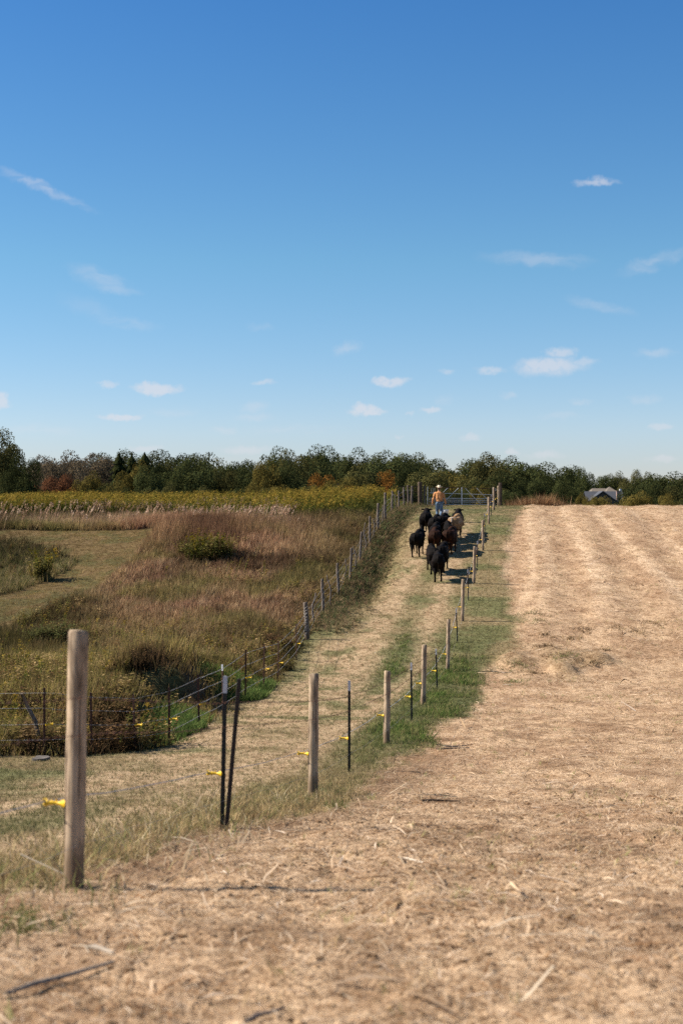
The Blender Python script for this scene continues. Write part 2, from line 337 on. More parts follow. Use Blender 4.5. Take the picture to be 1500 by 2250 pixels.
def weed_t(seed, k=26):
    r = np.random.default_rng(seed); V = []; T = []; C = []
    for _ in range(5):
        a = r.random()*6.28; L = np.array([math.cos(a), math.sin(a), 0])*(.1+.3*r.random()); h = .6+.4*r.random()
        f = r.random()*6.28; w = np.array([math.cos(f), math.sin(f), 0])*.01
        s = len(V); V += [-w, w, L+np.array([0, 0, h])]; T.append((s, s+1, s+2)); C += [C_(.7, .6, .5)]*3
        for _ in range(k//2):
            q = .15+.85*r.random(); c0 = L*q+np.array([0, 0, h*q]); b = r.random()*6.28
            d = np.array([math.cos(b), math.sin(b), .6*(r.random()-.3)])*(.07+.1*r.random()); sd_ = np.array([-math.sin(b), math.cos(b), .4*(r.random()-.5)])*.035
            s = len(V); V += [c0, c0+d*.5-sd_, c0+d, c0+d*.5+sd_]; T += [(s, s+1, s+2), (s, s+2, s+3)]; t = .6+.8*r.random(); C += [C_(t, t, t)]*4
    return np.array(V), np.array(T), np.array(C)
def straw_t(seed, curved=False):
    r = np.random.default_rng(seed); c = (r.random()-.5)*.5; w = .5
    V = np.array([(-.5, -w*.035, 0), (-.5, w*.035, .004), (0, c*.3-w*.04, .05*r.random()+.02), (0, c*.3+w*.04, .03+.03*r.random()), (.5, -w*.02, 0), (.5, w*.03, .0)])
    T = np.array([(0, 1, 3), (0, 3, 2), (2, 3, 5), (2, 5, 4)]); return V, T, np.ones((6, 3))
def lump_t(seed):
    r = np.random.default_rng(seed); bm = bmesh.new(); bmesh.ops.create_icosphere(bm, subdivisions=1, radius=.5)
    V = np.array([v.co[:] for v in bm.verts])*(1+.35*(r.random((len(bm.verts), 1))-.5))*np.array([1, .8, .6]); T = np.array([[v.index for v in f.verts] for f in bm.faces]); bm.free()
    return V, T, np.ones((len(V), 3))
def build(name, temps, x, y, h, w, cols, mat, seed=0, lean=.12, tiltz=0.0, zoff=0, label=None, cat=None, wind=(0, 0), parent=None, z=None):
    r = np.random.default_rng(seed); N = len(x); which = r.integers(0, len(temps), N); rot = r.random(N)*6.2832
    z = gz(x, y)+zoff if z is None else z
    lx = r.normal(wind[0], lean, N); ly = r.normal(wind[1], lean, N); tl = r.normal(0, tiltz, N) if tiltz else np.zeros(N)
    h = np.broadcast_to(h, N); w = np.broadcast_to(w, N)
    AV, AT, AC = [], [], []; off = 0
    for k, (tv, tt, tcl) in enumerate(temps):
        I = np.where(which == k)[0]
        if not len(I): continue
        c, s = np.cos(rot[I])[:, None], np.sin(rot[I])[:, None]
        vx, vy, vz = tv[None, :, 0]*w[I][:, None], tv[None, :, 1]*w[I][:, None], tv[None, :, 2]*h[I][:, None]+tv[None, :, 0]*(tl[I]*w[I])[:, None]
        px = vx*c-vy*s+vz*lx[I][:, None]+x[I][:, None]; py = vx*s+vy*c+vz*ly[I][:, None]+y[I][:, None]; pz = vz+z[I][:, None]
        AV.append(np.stack([px, py, pz], -1).reshape(-1, 3)); nv = len(tv)
        AT.append((tt[None]+(np.arange(len(I))*nv)[:, None, None]+off).reshape(-1, 3)); off += len(I)*nv
        AC.append((tcl[None]*cols[I][:, None, :]).reshape(-1, 3))
    me = np_mesh(name, np.concatenate(AV), np.concatenate(AT), np.clip(np.concatenate(AC), 0, .95))
    o = link(name, me, mat, parent)
    if label: tag(o, label, cat, kind='stuff')
    return o
HW = 750/FPX
def samp(y0, y1, dens, seed, marg=2.5, xmin=None, xmax=None):
    """uniform points on the ground within sight of the camera (plus a margin to each side)"""
    r = np.random.default_rng(seed); W1 = HW*y1+marg; A = (y1-y0)*2*W1; N = int(A*dens)
    x = r.uniform(-W1, W1, N); y = r.uniform(y0, y1, N); k = np.abs(x) < HW*y+marg
    if xmin is not None: k &= x > xmin
    if xmax is not None: k &= x < xmax
    return x[k], y[k], r
def pick(r, n, cols, p=None):
    a = np.array(cols)[r.choice(len(cols), n, p=p)]; return a*(.8+.4*r.random((n, 1)))
GT2 = [blade_t(6, 100+i, .5, .5, .035) for i in range(6)]
GT1 = [blade_t(6, 120+i, .7, .45, .05, 1) for i in range(6)]
GW = [weed_t(140+i) for i in range(5)]; GF = [feather_t(150+i) for i in range(6)]; GP = [feather_t(160+i, 'plume') for i in range(5)]
ST = [straw_t(170+i) for i in range(6)]; LU = [lump_t(180+i) for i in range(5)]

# ---- crop residue on the field
STRAWC = [(.62,.48,.345), (.54,.40,.27), (.42,.295,.18), (.22,.12,.06), (.06,.03,.016), (.74,.62,.50)]; STRAWP = [.19,.26,.19,.17,.16,.03]
def keep(x, y, w, r, *o):
    k = r.random(len(x)) < w; return (x[k], y[k])+tuple(a[k] for a in o)
XS, YS, HS, WS, CS = [], [], [], [], []
for (a, b, d, ln) in [(3.2,8,2300,.036), (8,14,1400,.040), (14,26,560,.052), (26,48,200,.075), (48,91,90,.105)]:
    x, y, r = samp(a, b, d, int(a*10)); fw = field_w(x, y); dn = .55+.9*fbm(x*1.3, y*1.3, 31)
    x, y = keep(x, y, np.clip(fw*dn+.05*(y < 12), 0, 1), r)
    ef = x-FX(y)-np.interp(y, [a_ for a_, b_ in _E], [b_ for a_, b_ in _E]); dk = np.exp(-(ef/.55)**2)*(y < 22)*(.4+.9*fbm(x*2, y*2, 34)); dk = np.maximum(dk, ss(.56, .68, fbm(x*1.7, y*1.7, 36))*.6*(y < 30))
    L = ln*np.exp(r.normal(0, .6, len(x))); XS.append(x); YS.append(y); WS.append(L); HS.append(L*(.6+1.8*r.random(len(x)))); CS.append(lerp(pick(r, len(x), STRAWC, STRAWP), pick(r, len(x), [(.20,.12,.07), (.09,.05,.03), (.34,.23,.14), (.5,.4,.29)]), np.clip(dk, 0, .9)))
x, y, h, w, c = map(np.concatenate, (XS, YS, HS, WS, CS))
build('crop_residue', ST, x, y, h, w, c, GRASS, 41, .3, .22, .008, 'pale straw and chopped stalks strewn over the tan harvested field', 'crop residue')
x, y, r = samp(3.2, 16, 110, 51); x, y = keep(x, y, field_w(x, y), r); s = np.minimum(.04, .015*np.exp(r.normal(0, .6, len(x))))
build('soil_clods', LU, x, y, s, s*1.3, pick(r, len(x), [(.36,.24,.14), (.22,.13,.07), (.44,.30,.18), (.10,.06,.035)]), GRASS, 42, .1, .0, .0, 'small brown clods of dry soil on the near field', 'soil clods')
x, y, r = samp(3.2, 16, 22, 57); x, y = keep(x, y, field_w(x, y)*(.25+1.3*np.exp(-((x-FX(y))/.9)**2)), r); N = len(x); L = .13*np.exp(r.normal(0, .45, N))
build('loose_stalks', ST, x, y, L*.9, L, pick(r, N, [(.46,.36,.25), (.34,.25,.16), (.22,.15,.10), (.54,.45,.34)]), GRASS, 53, .3, .3, .018, 'longer broken stalks scattered over the near edge of the harvested field', 'stalks')
# short standing stubble
XS, YS, HS, WS, CS = [], [], [], [], []
for (a, b, d, hh) in [(3.6,14,36,.05), (14,40,26,.06), (40,90,12,.075)]:
    x, y, r = samp(a, b, d, int(a*10)+1); cl = ss(.45, .7, fbm(x*1.1, y*1.1, 33)); x, y = keep(x, y, field_w(x, y)*(.15+.85*cl), r)
    XS.append(x); YS.append(y); h = hh*(.6+.9*r.random(len(x))); HS.append(h); WS.append(h*1.1); CS.append(pick(r, len(x), [(.55,.42,.26), (.42,.30,.17), (.26,.17,.09), (.32,.30,.13)]))
x, y, h, w, c = map(np.concatenate, (XS, YS, HS, WS, CS))
build('stubble', GT2, x, y, h, w, c, GRASS, 43, .5, .0, .0, 'short dry stubble tufts standing in the harvested field', 'stubble')

# ---- grass of the lane and fence line
XS, YS, HS, WS, CS = [], [], [], [], []
LG = [(.27,.21,.115), (.20,.17,.08), (.115,.12,.05), (.34,.26,.15)]
for (a, b, d, hh, ws) in [(6.5,14,520,.055,.8), (14,24,330,.05,1.0), (24,40,200,.05,1.25), (40,62,110,.055,1.7), (62,90,70,.06,2.2)]:
    x, y, r = samp(a, b, d, int(a*10)+2, 3.5); fw = field_w(x, y); lw = left_w(x, y); dd = x-FX(y); dl = x-LX(y)
    n1 = fbm(x*.5, y*.5, 21); n2 = fbm(x*1.6, y*1.1, 22)
    tr = np.maximum(np.exp(-((dd+1.15)/.42)**2), np.exp(-((dd+2.75)/.5)**2))*ss(80, 62, y)
    tr = np.maximum(tr, ss(1.9, .6, np.abs(dd+2.6+.02*(y-30)))*ss(47, 42, y)*ss(8, 20, y)*.8)
    k = (1-fw)*(1-lw)*(1-.62*np.clip(tr*(.1+1.2*ss(.22, .55, n2)), 0, 1))*(.55+.9*n2)
    x, y, n1, n2, dd, dl = keep(x, y, np.clip(k, 0, 1), r, n1, n2, dd, dl); N = len(x)
    gr = np.maximum(ss(-1.0, -.1, dd)*ss(17, 26, y)*ss(45, 39, y), np.exp(-((dd+1.5)/.5)**2)*ss(34, 38, y)*ss(47, 42, y))*(.25+.75*ss(.36, .56, fbm(x*.9, y*.6, 24)))*ss(1.5, .7, dd)
    edge = ss(-1.6, -.3, dd)*ss(22, 14, y)
    gr = gr*(.55+.9*n2); cl = pick(r, N, LG, [.35,.25,.2,.2]); cl = lerp(cl, pick(r, N, [(.10,.115,.045), (.14,.14,.06)]), ss(.42, .60, n1)*.7)
    cl = lerp(cl, pick(r, N, [(.10,.145,.038), (.065,.10,.026), (.15,.175,.055), (.22,.19,.085)]), np.clip(gr, 0, 1))
    cl = lerp(cl, pick(r, N, [(.30,.22,.11), (.48,.35,.19), (.17,.165,.065), (.40,.29,.15), (.22,.15,.08)]), edge)
    vg = ss(1.6, .5, dl)*ss(44, 50, y)*ss(84, 78, y)
    cl = lerp(cl, pick(r, N, [(.13,.09,.05), (.09,.09,.04), (.22,.16,.09), (.08,.10,.04)]), vg)
    h = hh*(.55+.9*r.random(N))*(1+1.5*np.clip(gr, 0, 1)*(.3+1.3*n2)+.75*edge+2.2*vg)
    XS.append(x); YS.append(y); HS.append(h); WS.append(np.maximum(h*.9, hh)*ws*.9+0*h); CS.append(cl)
x, y, h, w, c = map(np.concatenate, (XS, YS, HS, WS, CS))
build('lane_grass', GT2, x, y, h, w, c, GRASS, 44, .35, .0, -.005, 'short dry and green grass of the lane between the two fences', 'grass')

# tall dry grass wisps around the near end of the right fence
x, y, r = samp(5.6, 15, 60, 77); dd = x-FX(y); x, y, dd = keep(x, y, np.exp(-((dd+.35)/.5)**2)*(.3+.7*fbm(x, y, 35)), r, dd); N = len(x)
build('fence_line_grass', [blade_t(4, 200+i, .6, .9, .018) for i in range(5)], x, y, .17*(.5+r.random(N)), np.full(N, .2), pick(r, N, [(.5,.40,.26), (.36,.28,.15), (.2,.2,.08)]), GRASS, 45, .3, .0, -.01, 'long dry grass wisps around the nearest fence posts', 'grass')

def clearing(x, y):
    return ss(2.2, 1.3, LX(y)-x+.8*(fbm(x*1.5, y*1.5, 70)-.5))*ss(22.6, 23.4, y)*ss(38, 35, y)*ss(280, 310, 750+FPX*x/y)
def hollow(x, y):  # mask of the hollows: dead tangle and shade, painted as darker plant colour
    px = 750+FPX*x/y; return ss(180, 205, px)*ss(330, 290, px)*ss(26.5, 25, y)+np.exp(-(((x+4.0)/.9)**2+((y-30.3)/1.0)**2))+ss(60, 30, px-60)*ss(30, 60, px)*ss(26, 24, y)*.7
# ---- meadow left of the old fence
XS, YS, HS, WS, CS = [], [], [], [], []; KX = []
for (a, b, d, hh) in [(20.3,34,210,.5), (34,50,130,.5), (50,70,80,.5), (70,93,50,.5)]:
    x, y, r = samp(a, b, d, int(a*10)+3, 6.5); lw = left_w(x, y); x, y = keep(x, y, lw*(1-.9*clearing(x, y)), r); N = len(x)
    pa = inpoly(x, y, PATH); il = inpoly(x, y, ISLE); n1 = fbm(x*.35, y*.25, 41); n2 = fbm(x*1.2, y*1.0, 42); n3 = fbm(x*.9, y*.5, 43); dl = LX(y)-x
    pur = pick(r, N, [(.19,.10,.062), (.13,.072,.044), (.24,.14,.085), (.34,.23,.135), (.07,.042,.025)]); oli = pick(r, N, [(.11,.095,.034), (.16,.13,.047), (.065,.062,.022)]); tn = pick(r, N, [(.28,.19,.105), (.19,.115,.06), (.09,.055,.03)])
    cl = lerp(pur, oli, ss(.44, .60, n1)*.8); cl = lerp(cl, tn, ss(.48, .68, n2)*.7)
    px = 750+FPX*x/y; rc = np.exp(-((px-450)/250)**4)*ss(42, 50, y+4*(n3-.5)); cl = lerp(lerp(oli, tn, .45*ss(.35, .6, n2)), cl, .25+.75*rc)
    nearm = ss(44, 34, y); cl = lerp(cl, pick(r, N, [(.17,.145,.042), (.10,.085,.028), (.28,.20,.09), (.21,.165,.055), (.08,.05,.025)]), nearm*.85)
    h = .42*(.55+.8*r.random(N))*(.55+.9*n1)*(1+.5*ss(56, 66, y)*ss(0, 3, dl)); h = h*(.45+.55*ss(0, 2.2, dl)); h = h*(1+.35*nearm)
    px = 750+FPX*x/y
    band = (y > GY(1168)) & (px < 640); bw = ss(GY(1166), GY(1150), y)*(px < 640)
    cl = lerp(cl, pick(r, N, [(.30,.20,.14), (.24,.18,.10), (.21,.125,.085), (.14,.12,.05)]), bw*.85); h = np.where(band, .50*(.6+.6*r.random(N)), h)
    gw = ss(GY(1135), GY(1122), y); cl = lerp(cl, pick(r, N, [(.10,.115,.03), (.15,.145,.04)]), gw*.85)
    cl = lerp(cl, pick(r, N, [(.09,.09,.035), (.13,.11,.045), (.19,.14,.075)]), il*1.0); h = np.where(il, .34*(.6+.8*r.random(N)), h)
    cl = lerp(cl, pick(r, N, [(.15,.105,.04), (.11,.085,.032), (.18,.125,.055)]), pa*1.0); h = np.where(pa, .06*(.6+.8*r.random(N)), h)
    gu = sum(np.exp(-((x-gx)**2+(y-gy)**2)/(rr*.9)**2) for gx, gy, rr, gd in _GU); h = h*(1-.5*np.clip(gu, 0, 1))
    cl = lerp(cl, pick(r, N, [(.07,.04,.025), (.12,.07,.04), (.04,.025,.016)]), np.clip(hollow(x, y), 0, 1)*.85)  # blades darkened in the hollows, shade put into their colour
    nb_ = fbm(x*.28+5, y*.2, 49); nc_ = fbm(x*1.9, y*1.1, 50); rdg = np.exp(-((px-430)/170)**2)*ss(60, 66, y)*ss(74, 71, y)*(~pa)
    cl = lerp(cl, pick(r, N, [(.20,.10,.06), (.28,.155,.09), (.14,.07,.042)]), rdg*.7); h = h*(1+.7*rdg)
    cl = cl*(.62+.95*ss(.3, .7, nb_)+.35*(nc_-.5))[:, None]
    XS.append(x); YS.append(y); HS.append(h); WS.append(np.where(pa, h*1.6*(y/40), .16+.0022*y+0*h)); CS.append(cl)
x, y, h, w, c = map(np.concatenate, (XS, YS, HS, WS, CS))
build('meadow_grass', GT2+GT1, x, y, h, w, c, GRASS, 46, .18, .0, -.01, 'purplish brown and olive meadow grass on the slope left of the old fence', 'grass', wind=(.1, 0))
# leafy weeds in the meadow
XS, YS, HS, WS, CS = [], [], [], [], []
for (a, b, d) in [(20.3,36,60), (36,55,12), (55,93,4)]:
    x, y, r = samp(a, b, d, int(a*10)+4, 6.5); lw = left_w(x, y); pa = inpoly(x, y, PATH); n1 = fbm(x*.5, y*.35, 44)
    x, y = keep(x, y, lw*(~pa)*np.clip(ss(.4, .6, n1)+.6*(y < 36), 0, 1)*(1-.85*np.exp(-((x+4.05)**2+(y-23.9)**2)/.6))*(1-.95*clearing(x, y)), r); N = len(x)
    hw_ = np.clip(hollow(x, y), 0, 1); XS.append(x); YS.append(y); h = .46*(.4+.9*r.random(N)); HS.append(h); WS.append(h*1.1); CS.append(lerp(pick(r, N, [(.10,.095,.028), (.15,.125,.036), (.22,.16,.06), (.33,.23,.11), (.12,.065,.03), (.045,.035,.018)]), pick(r, N, [(.07,.04,.022), (.13,.075,.04), (.03,.02,.013)]), hw_*.9))  # leafy weeds darkened there too, shade of the hollows in their colour
x, y, h, w, c = map(np.concatenate, (XS, YS, HS, WS, CS))
build('meadow_weeds', GW, x, y, h, w, c, GRASS, 47, .15, .0, -.02, 'leafy brown and green weeds growing through the meadow grass', 'weeds')
# goldenrod
def inbox(x, y, x0, y0, x1, y1):
    px = 750+FPX*x/y; return (px > x0) & (px < x1) & (y > GY(y1)) & (y < GY(y0))
XS, YS, HS, WS, CS = [], [], [], [], []
for (a, b, d) in [(22,50,9), (50,72,7), (72,94,22)]:
    x, y, r = samp(a, b, d, int(a*10)+5, 6.5); lw = left_w(x, y); pa = inpoly(x, y, PATH); n1 = fbm(x*.4, y*.4, 45); px = 750+FPX*x/y
    k = ss(73, 76, y)*(px < 800)*(.55+.5*n1)*ss(.6, 1.8, LX(y)-x)
    k = k*np.where((px > 440) & (px < 600), .55, 1)
    k = np.maximum(k, .5*((px > 560) & (y > 72))*ss(1.0, 2.2, LX(y)-x)*(y > 73))
    k = np.maximum(k, 1.0*ss(60, 10, px)*(y < 32))
    k = np.maximum(k, .5*((px < 420) & (y < 34))*ss(.5, .65, n1))
    k = np.maximum(k, .16*ss(.58, .7, n1)*(y < 60))
    x, y = keep(x, y, np.clip(k*lw*(~pa), 0, 1), r); N = len(x); fr = y > 70
    h = np.where(fr, 1.08, .7)*(.6+.6*r.random(N)); XS.append(x); YS.append(y); HS.append(h); WS.append(h*np.where(fr, 1.3, 1.0)); CS.append(pick(r, N, [(.22,.18,.11), (.18,.17,.10), (.27,.21,.12), (.14,.14,.08), (.30,.25,.17)]))
x, y, h, w, c = map(np.concatenate, (XS, YS, HS, WS, CS))
build('goldenrod', GF, x, y, h, w, c, GRASS, 48, .1, .0, -.02, 'yellow goldenrod standing along the far edge and in patches of the meadow', 'goldenrod', wind=(.18, 0))
# pale plume grass
XS, YS, HS, WS, CS = [], [], [], [], []
x, y, r = samp(64, 93, 34, 88, 6.5); px = 750+FPX*x/y; n1 = fbm(x*.5, y*.5, 46)
k = ((px > 190) & (px < 640))*ss(70, 75, y)*ss(.42, .58, n1)*ss(88, 82, y)*.42*ss(.3, .6, fbm(x*.25, y*.9, 48))*1.5+.07*((px < 640) & (y > GY(1168)))*ss(80, 74, y)
x, y = keep(x, y, np.clip(k, 0, 1)*left_w(x, y)*(~inpoly(x, y, PATH)), r); N = len(x)
build('plume_grass', GP, x, y, .8*(.7+.5*r.random(N)), np.full(N, 1.0), pick(r, N, [(.42,.31,.24), (.32,.23,.17), (.54,.44,.36)]), GRASS, 49, .12, .0, -.02, 'pale pinkish plume grass bending over between meadow and goldenrod', 'grass', wind=(.3, 0))
# lush green grass patches beyond the lower wire fence
XS, YS, HS, WS, CS = [], [], [], [], []
for (cx, cyy, rx, ry) in [(365,1592,80,26), (400,1570,50,22), (515,1520,70,22), (470,1500,60,22), (440,1470,60,18), (550,1500,50,20)]:
    gx, gy = G(cx, cyy+15); r = np.random.default_rng(cx); N = 2200; aa = r.random(N)*6.28; rr = np.sqrt(r.random(N))
    XS.append(gx+np.cos(aa)*rr*rx/FPX*gy); YS.append(gy+np.sin(aa)*rr*(1.3)); h = .17*(.5+r.random(N)); HS.append(h); WS.append(h); CS.append(pick(r, N, [(.085,.13,.034), (.06,.095,.026), (.14,.17,.055)]))
x, y, h, w, c = map(np.concatenate, (XS, YS, HS, WS, CS)); k = x < LX(y)+.3
build('green_grass_patch', GT2, x[k], y[k], h[k], w[k], c[k], GRASS, 50, .3, .0, -.01, 'lush green grass growing behind the barbed wire in the dip', 'grass')
# tangle of verge weeds on the lane side of the old fence
x, y, r = samp(44, 86, 30, 91, 1); dl = x-LX(y); x, y, dl = keep(x, y, np.exp(-((dl-.55)/.75)**2)*ss(.3, .6, fbm(x*.8, y*.8, 47)), r, dl); N = len(x)
build('verge_weeds', GW, x, y, .26*(.5+.9*r.random(N)), .32*(.6+.6*r.random(N)), pick(r, N, [(.09,.09,.04), (.15,.11,.06), (.24,.16,.10), (.08,.11,.05)]), GRASS, 52, .25, .0, -.02, 'dark scrubby weeds on the bank beside the old wooden fence', 'weeds')
#@@OBJECTS
# ------------------------------------------------------------------ object materials
def wood_mat(name, c1, c2, c3, sc=1.0):
    m, nt, n, l, p = new_mat(name)
    v = coords(n, l, (22*sc, 22*sc, 1.6*sc)); f = noise(n, l, v, 1.6, 6, .65); v2 = coords(n, l, (7, 7, 2.2)); f2 = noise(n, l, v2, 2.0, 4, .6)
    c = ramp(n, l, f, [(.25, c2), (.5, c1), (.78, tuple(min(1, x*1.2) for x in c1))])
    c = mix(n, l, ramp(n, l, f2, [(.47, (0, 0, 0)), (.66, (.8, .8, .8))]), c, c3)
    v4 = coords(n, l, (55*sc, 55*sc, 1.3)); f4 = noise(n, l, v4, 1.0, 2, .4)
    c = mix(n, l, 1.0, c, ramp(n, l, f4, [(.36, (.28, .24, .22)), (.43, (1, 1, 1))]), 'MULTIPLY')
    tcz = n.new('ShaderNodeTexCoord'); sz = n.new('ShaderNodeSeparateXYZ'); l.new(tcz.outputs['Object'], sz.inputs[0]); az = n.new('ShaderNodeMath'); az.operation = 'MULTIPLY_ADD'; l.new(f2, az.inputs[0]); az.inputs[1].default_value = -.35; l.new(sz.outputs[2], az.inputs[2])
    c = mix(n, l, ramp(n, l, az.outputs[0], [(0.0, (.7, .7, .7)), (.12, (0, 0, 0))]), c, (.13, .085, .05))
    l.new(c, p.inputs['Base Color']); p.inputs['Roughness'].default_value = .85; p.inputs['Specular IOR Level'].default_value = .2
    bump(n, l, f, .6, .003, p); return m
WOOD = wood_mat('treated_post_wood', (.40, .30, .205), (.19, .13, .085), (.115, .078, .05))
OLDW = wood_mat('old_grey_wood', (.17, .135, .11), (.06, .045, .035), (.035, .027, .022), 1.4)
DARKW = wood_mat('dark_timber', (.10, .07, .05), (.04, .028, .02), (.03, .02, .015))
BLACK = simple('dark_painted_steel', (.013, .018, .017), (.006, .008, .008), 12, .5, spec=.4)
RUSTY = simple('rusty_steel', (.10, .045, .028), (.03, .017, .013), 25, .85)
RUSTW = simple('rusty_wire', (.20, .09, .06), (.08, .04, .03), 40, .7, metal=.3)
WTIP = simple('white_painted_tip', (.62, .62, .64), (.42, .42, .45), 14, .6)
GALV = simple('galvanised_wire', (.46, .44, .42), (.2, .18, .17), 30, .55, metal=.2)
SILV = simple('galvanised_gate_steel', (.62, .63, .66), (.42, .43, .46), 6, .5, metal=.15)
POLY = simple('pale_polywire', (.55, .58, .60), (.4, .42, .45), 30, .6)
YELL = simple('yellow_plastic', (.75, .48, .03), (.62, .38, .02), 10, .45)

def ring_tube(bm, pts, rad, seg=8, ref=Vector((0, 0, 1)), cap=.5):
    """closed tube through pts; rad = number or (a, b) per point"""
    pts = [Vector(p) for p in pts]; n = len(pts); rad = [(r, r) if isinstance(r, (int, float)) else r for r in rad]; rings = []
    for i in range(n):
        t = (pts[min(i+1, n-1)]-pts[max(i-1, 0)]).normalized(); rf = ref if abs(t.dot(ref)) < .95 else Vector((0, 1, 0))
        s = t.cross(rf).normalized(); u = s.cross(t).normalized(); a, b = rad[i]
        rings.append([bm.verts.new(pts[i]+s*a*math.cos(2*math.pi*k/seg)+u*b*math.sin(2*math.pi*k/seg)) for k in range(seg)])
    for A, B in zip(rings, rings[1:]):
        for k in range(seg): bm.faces.new((A[k], A[(k+1) % seg], B[(k+1) % seg], B[k]))
    t0 = (pts[0]-pts[1]).normalized(); t1 = (pts[-1]-pts[-2]).normalized()
    for rg, c, t, fl, r in ((rings[0], pts[0], t0, True, rad[0]), (rings[-1], pts[-1], t1, False, rad[-1])):
        pv = bm.verts.new(c+t*min(r)*cap)
        for k in range(seg):
            f = (rg[k], pv, rg[(k+1) % seg]) if not fl else (rg[(k+1) % seg], pv, rg[k]); bm.faces.new(f)
def box(bm, c, s, rot=None):
    m = Matrix.Translation(Vector(c)) @ (rot.to_4x4() if rot is not None else Matrix()) @ Matrix.Diagonal((*s, 1))
    bmesh.ops.create_cube(bm, size=1, matrix=m)
def bar(bm, a, b, w, d):
    a = Vector(a); b = Vector(b); t = b-a; q = t.to_track_quat('Z', 'Y').to_matrix(); box(bm, (a+b)/2, (w, d, t.length), q)

# ------------------------------------------------------------------ posts
def round_post(h, r, seed, seg=26, taper=.93, crook=0, chamfer=.012):
    rr = np.random.default_rng(seed); bm = bmesh.new(); zs = [-.35]+list(np.linspace(0, h-chamfer, 15))+[h-chamfer*.3, h]; rings = []; ph = rr.random()*6
    kn = [(rr.random()*h, rr.random()*6.28, .004+.006*rr.random()) for _ in range(5)]
    for z in zs:
        q = max(0, z)/h; rad = r*(1-(1-taper)*q)*(1+.02*math.sin(q*9+ph)+.01*math.sin(q*23+ph*2))
        if z > h-chamfer*.4: rad -= chamfer*.55
        ox = crook*math.sin(q*3.3+ph)+crook*.5*math.sin(q*8+ph*3); oy = crook*.6*math.cos(q*4.1+ph)
        rg = []
        for k in range(seg):
            a = 2*math.pi*k/seg; e = 1+.03*math.sin(3*a+ph+q*2.5)+.016*math.sin(7*a+q*5)+.025*math.sin(11*q+ph)+rr.normal(0, .003)
            b = sum(kr*math.exp(-((z-kz)/.02)**2-((math.sin((a-ka)/2))/.12)**2) for kz, ka, kr in kn)
            rg.append(bm.verts.new((ox+(rad*e+b)*math.cos(a), oy+(rad*e+b)*math.sin(a), z+(.004*math.sin(a+ph) if z > h-.02 else 0))))
        rings.append(rg)
    for A, B in zip(rings, rings[1:]):
        for k in range(seg): bm.faces.new((A[k], A[(k+1) % seg], B[(k+1) % seg], B[k]))
    bm.faces.new(rings[-1]); bm.faces.new(list(reversed(rings[0]))); return bm
def t_bm(h, studs=True, z0=-.4):
    bm = bmesh.new(); box(bm, (0, 0, (h+z0)/2), (.036, .005, h-z0)); box(bm, (0, .0195, (h+z0)/2), (.006, .034, h-z0))
    if studs:
        z = .1
        while z < h-.04: box(bm, (0, -.006, z), (.014, .008, .012)); z += .055
    return bm
def insulator(side, parent, z, r, px=1):
    bm = bmesh.new(); L = .115; y = -.01
    ring_tube(bm, [(side*r, y, z), (side*(r+.02), y, z), (side*(r+.022), y, z), (side*(r+.06), y, z+.004), (side*(r+.078), y, z+.004), (side*(r+L-.018), y, z), (side*(r+L-.012), y, z), (side*(r+L), y, z)],
              [.020, .020, .012, .010, .014, .010, .017, .015], 10)
    ring_tube(bm, [(side*(r+L-.016), y, z+.012), (side*(r+L-.004), y, z+.028), (side*(r+L+.008), y, z+.018)], [.006, .005, .004], 6)
    ring_tube(bm, [(side*(r+.045), y, z+.006), (side*(r+.05), y, z+.024)], [.006, .004], 6)
    return obj('insulator', bm, YELL, parent, True)
def wire(name, pts, r, mat, parent, barbs=None, sag=.012, twist=.0, seed=0):
    rr = random.Random(seed); bm = bmesh.new(); P = []
    for a, b in zip(pts, pts[1:]):
        a = Vector(a); b = Vector(b); L = (b-a).length; n = max(4, int(L/.5)); s = sag*L*rr.uniform(.2, 1)
        for i in range(n): q = i/n; P.append(a.lerp(b, q)-Vector((0, 0, 4*s*.25*q*(1-q)*4*.25))+Vector((rr.gauss(0, .004), 0, rr.gauss(0, .004))))
    P.append(Vector(pts[-1])); ring_tube(bm, P, [r]*len(P), 5)
    if barbs:
        d = 0
        for a, b in zip(P, P[1:]):
            L = (b-a).length
            while d < L:
                c = a.lerp(b, d/L)
                for _ in range(2):
                    v = Vector((rr.gauss(0, 1), rr.gauss(0, .5), rr.gauss(0, 1))).normalized()*.014; bar(bm, c-v, c+v, r*1.1, r*1.1)
                box(bm, c, (r*4, r*4, r*3)); d += barbs
            d -= L
    return obj(name, bm, mat, parent)

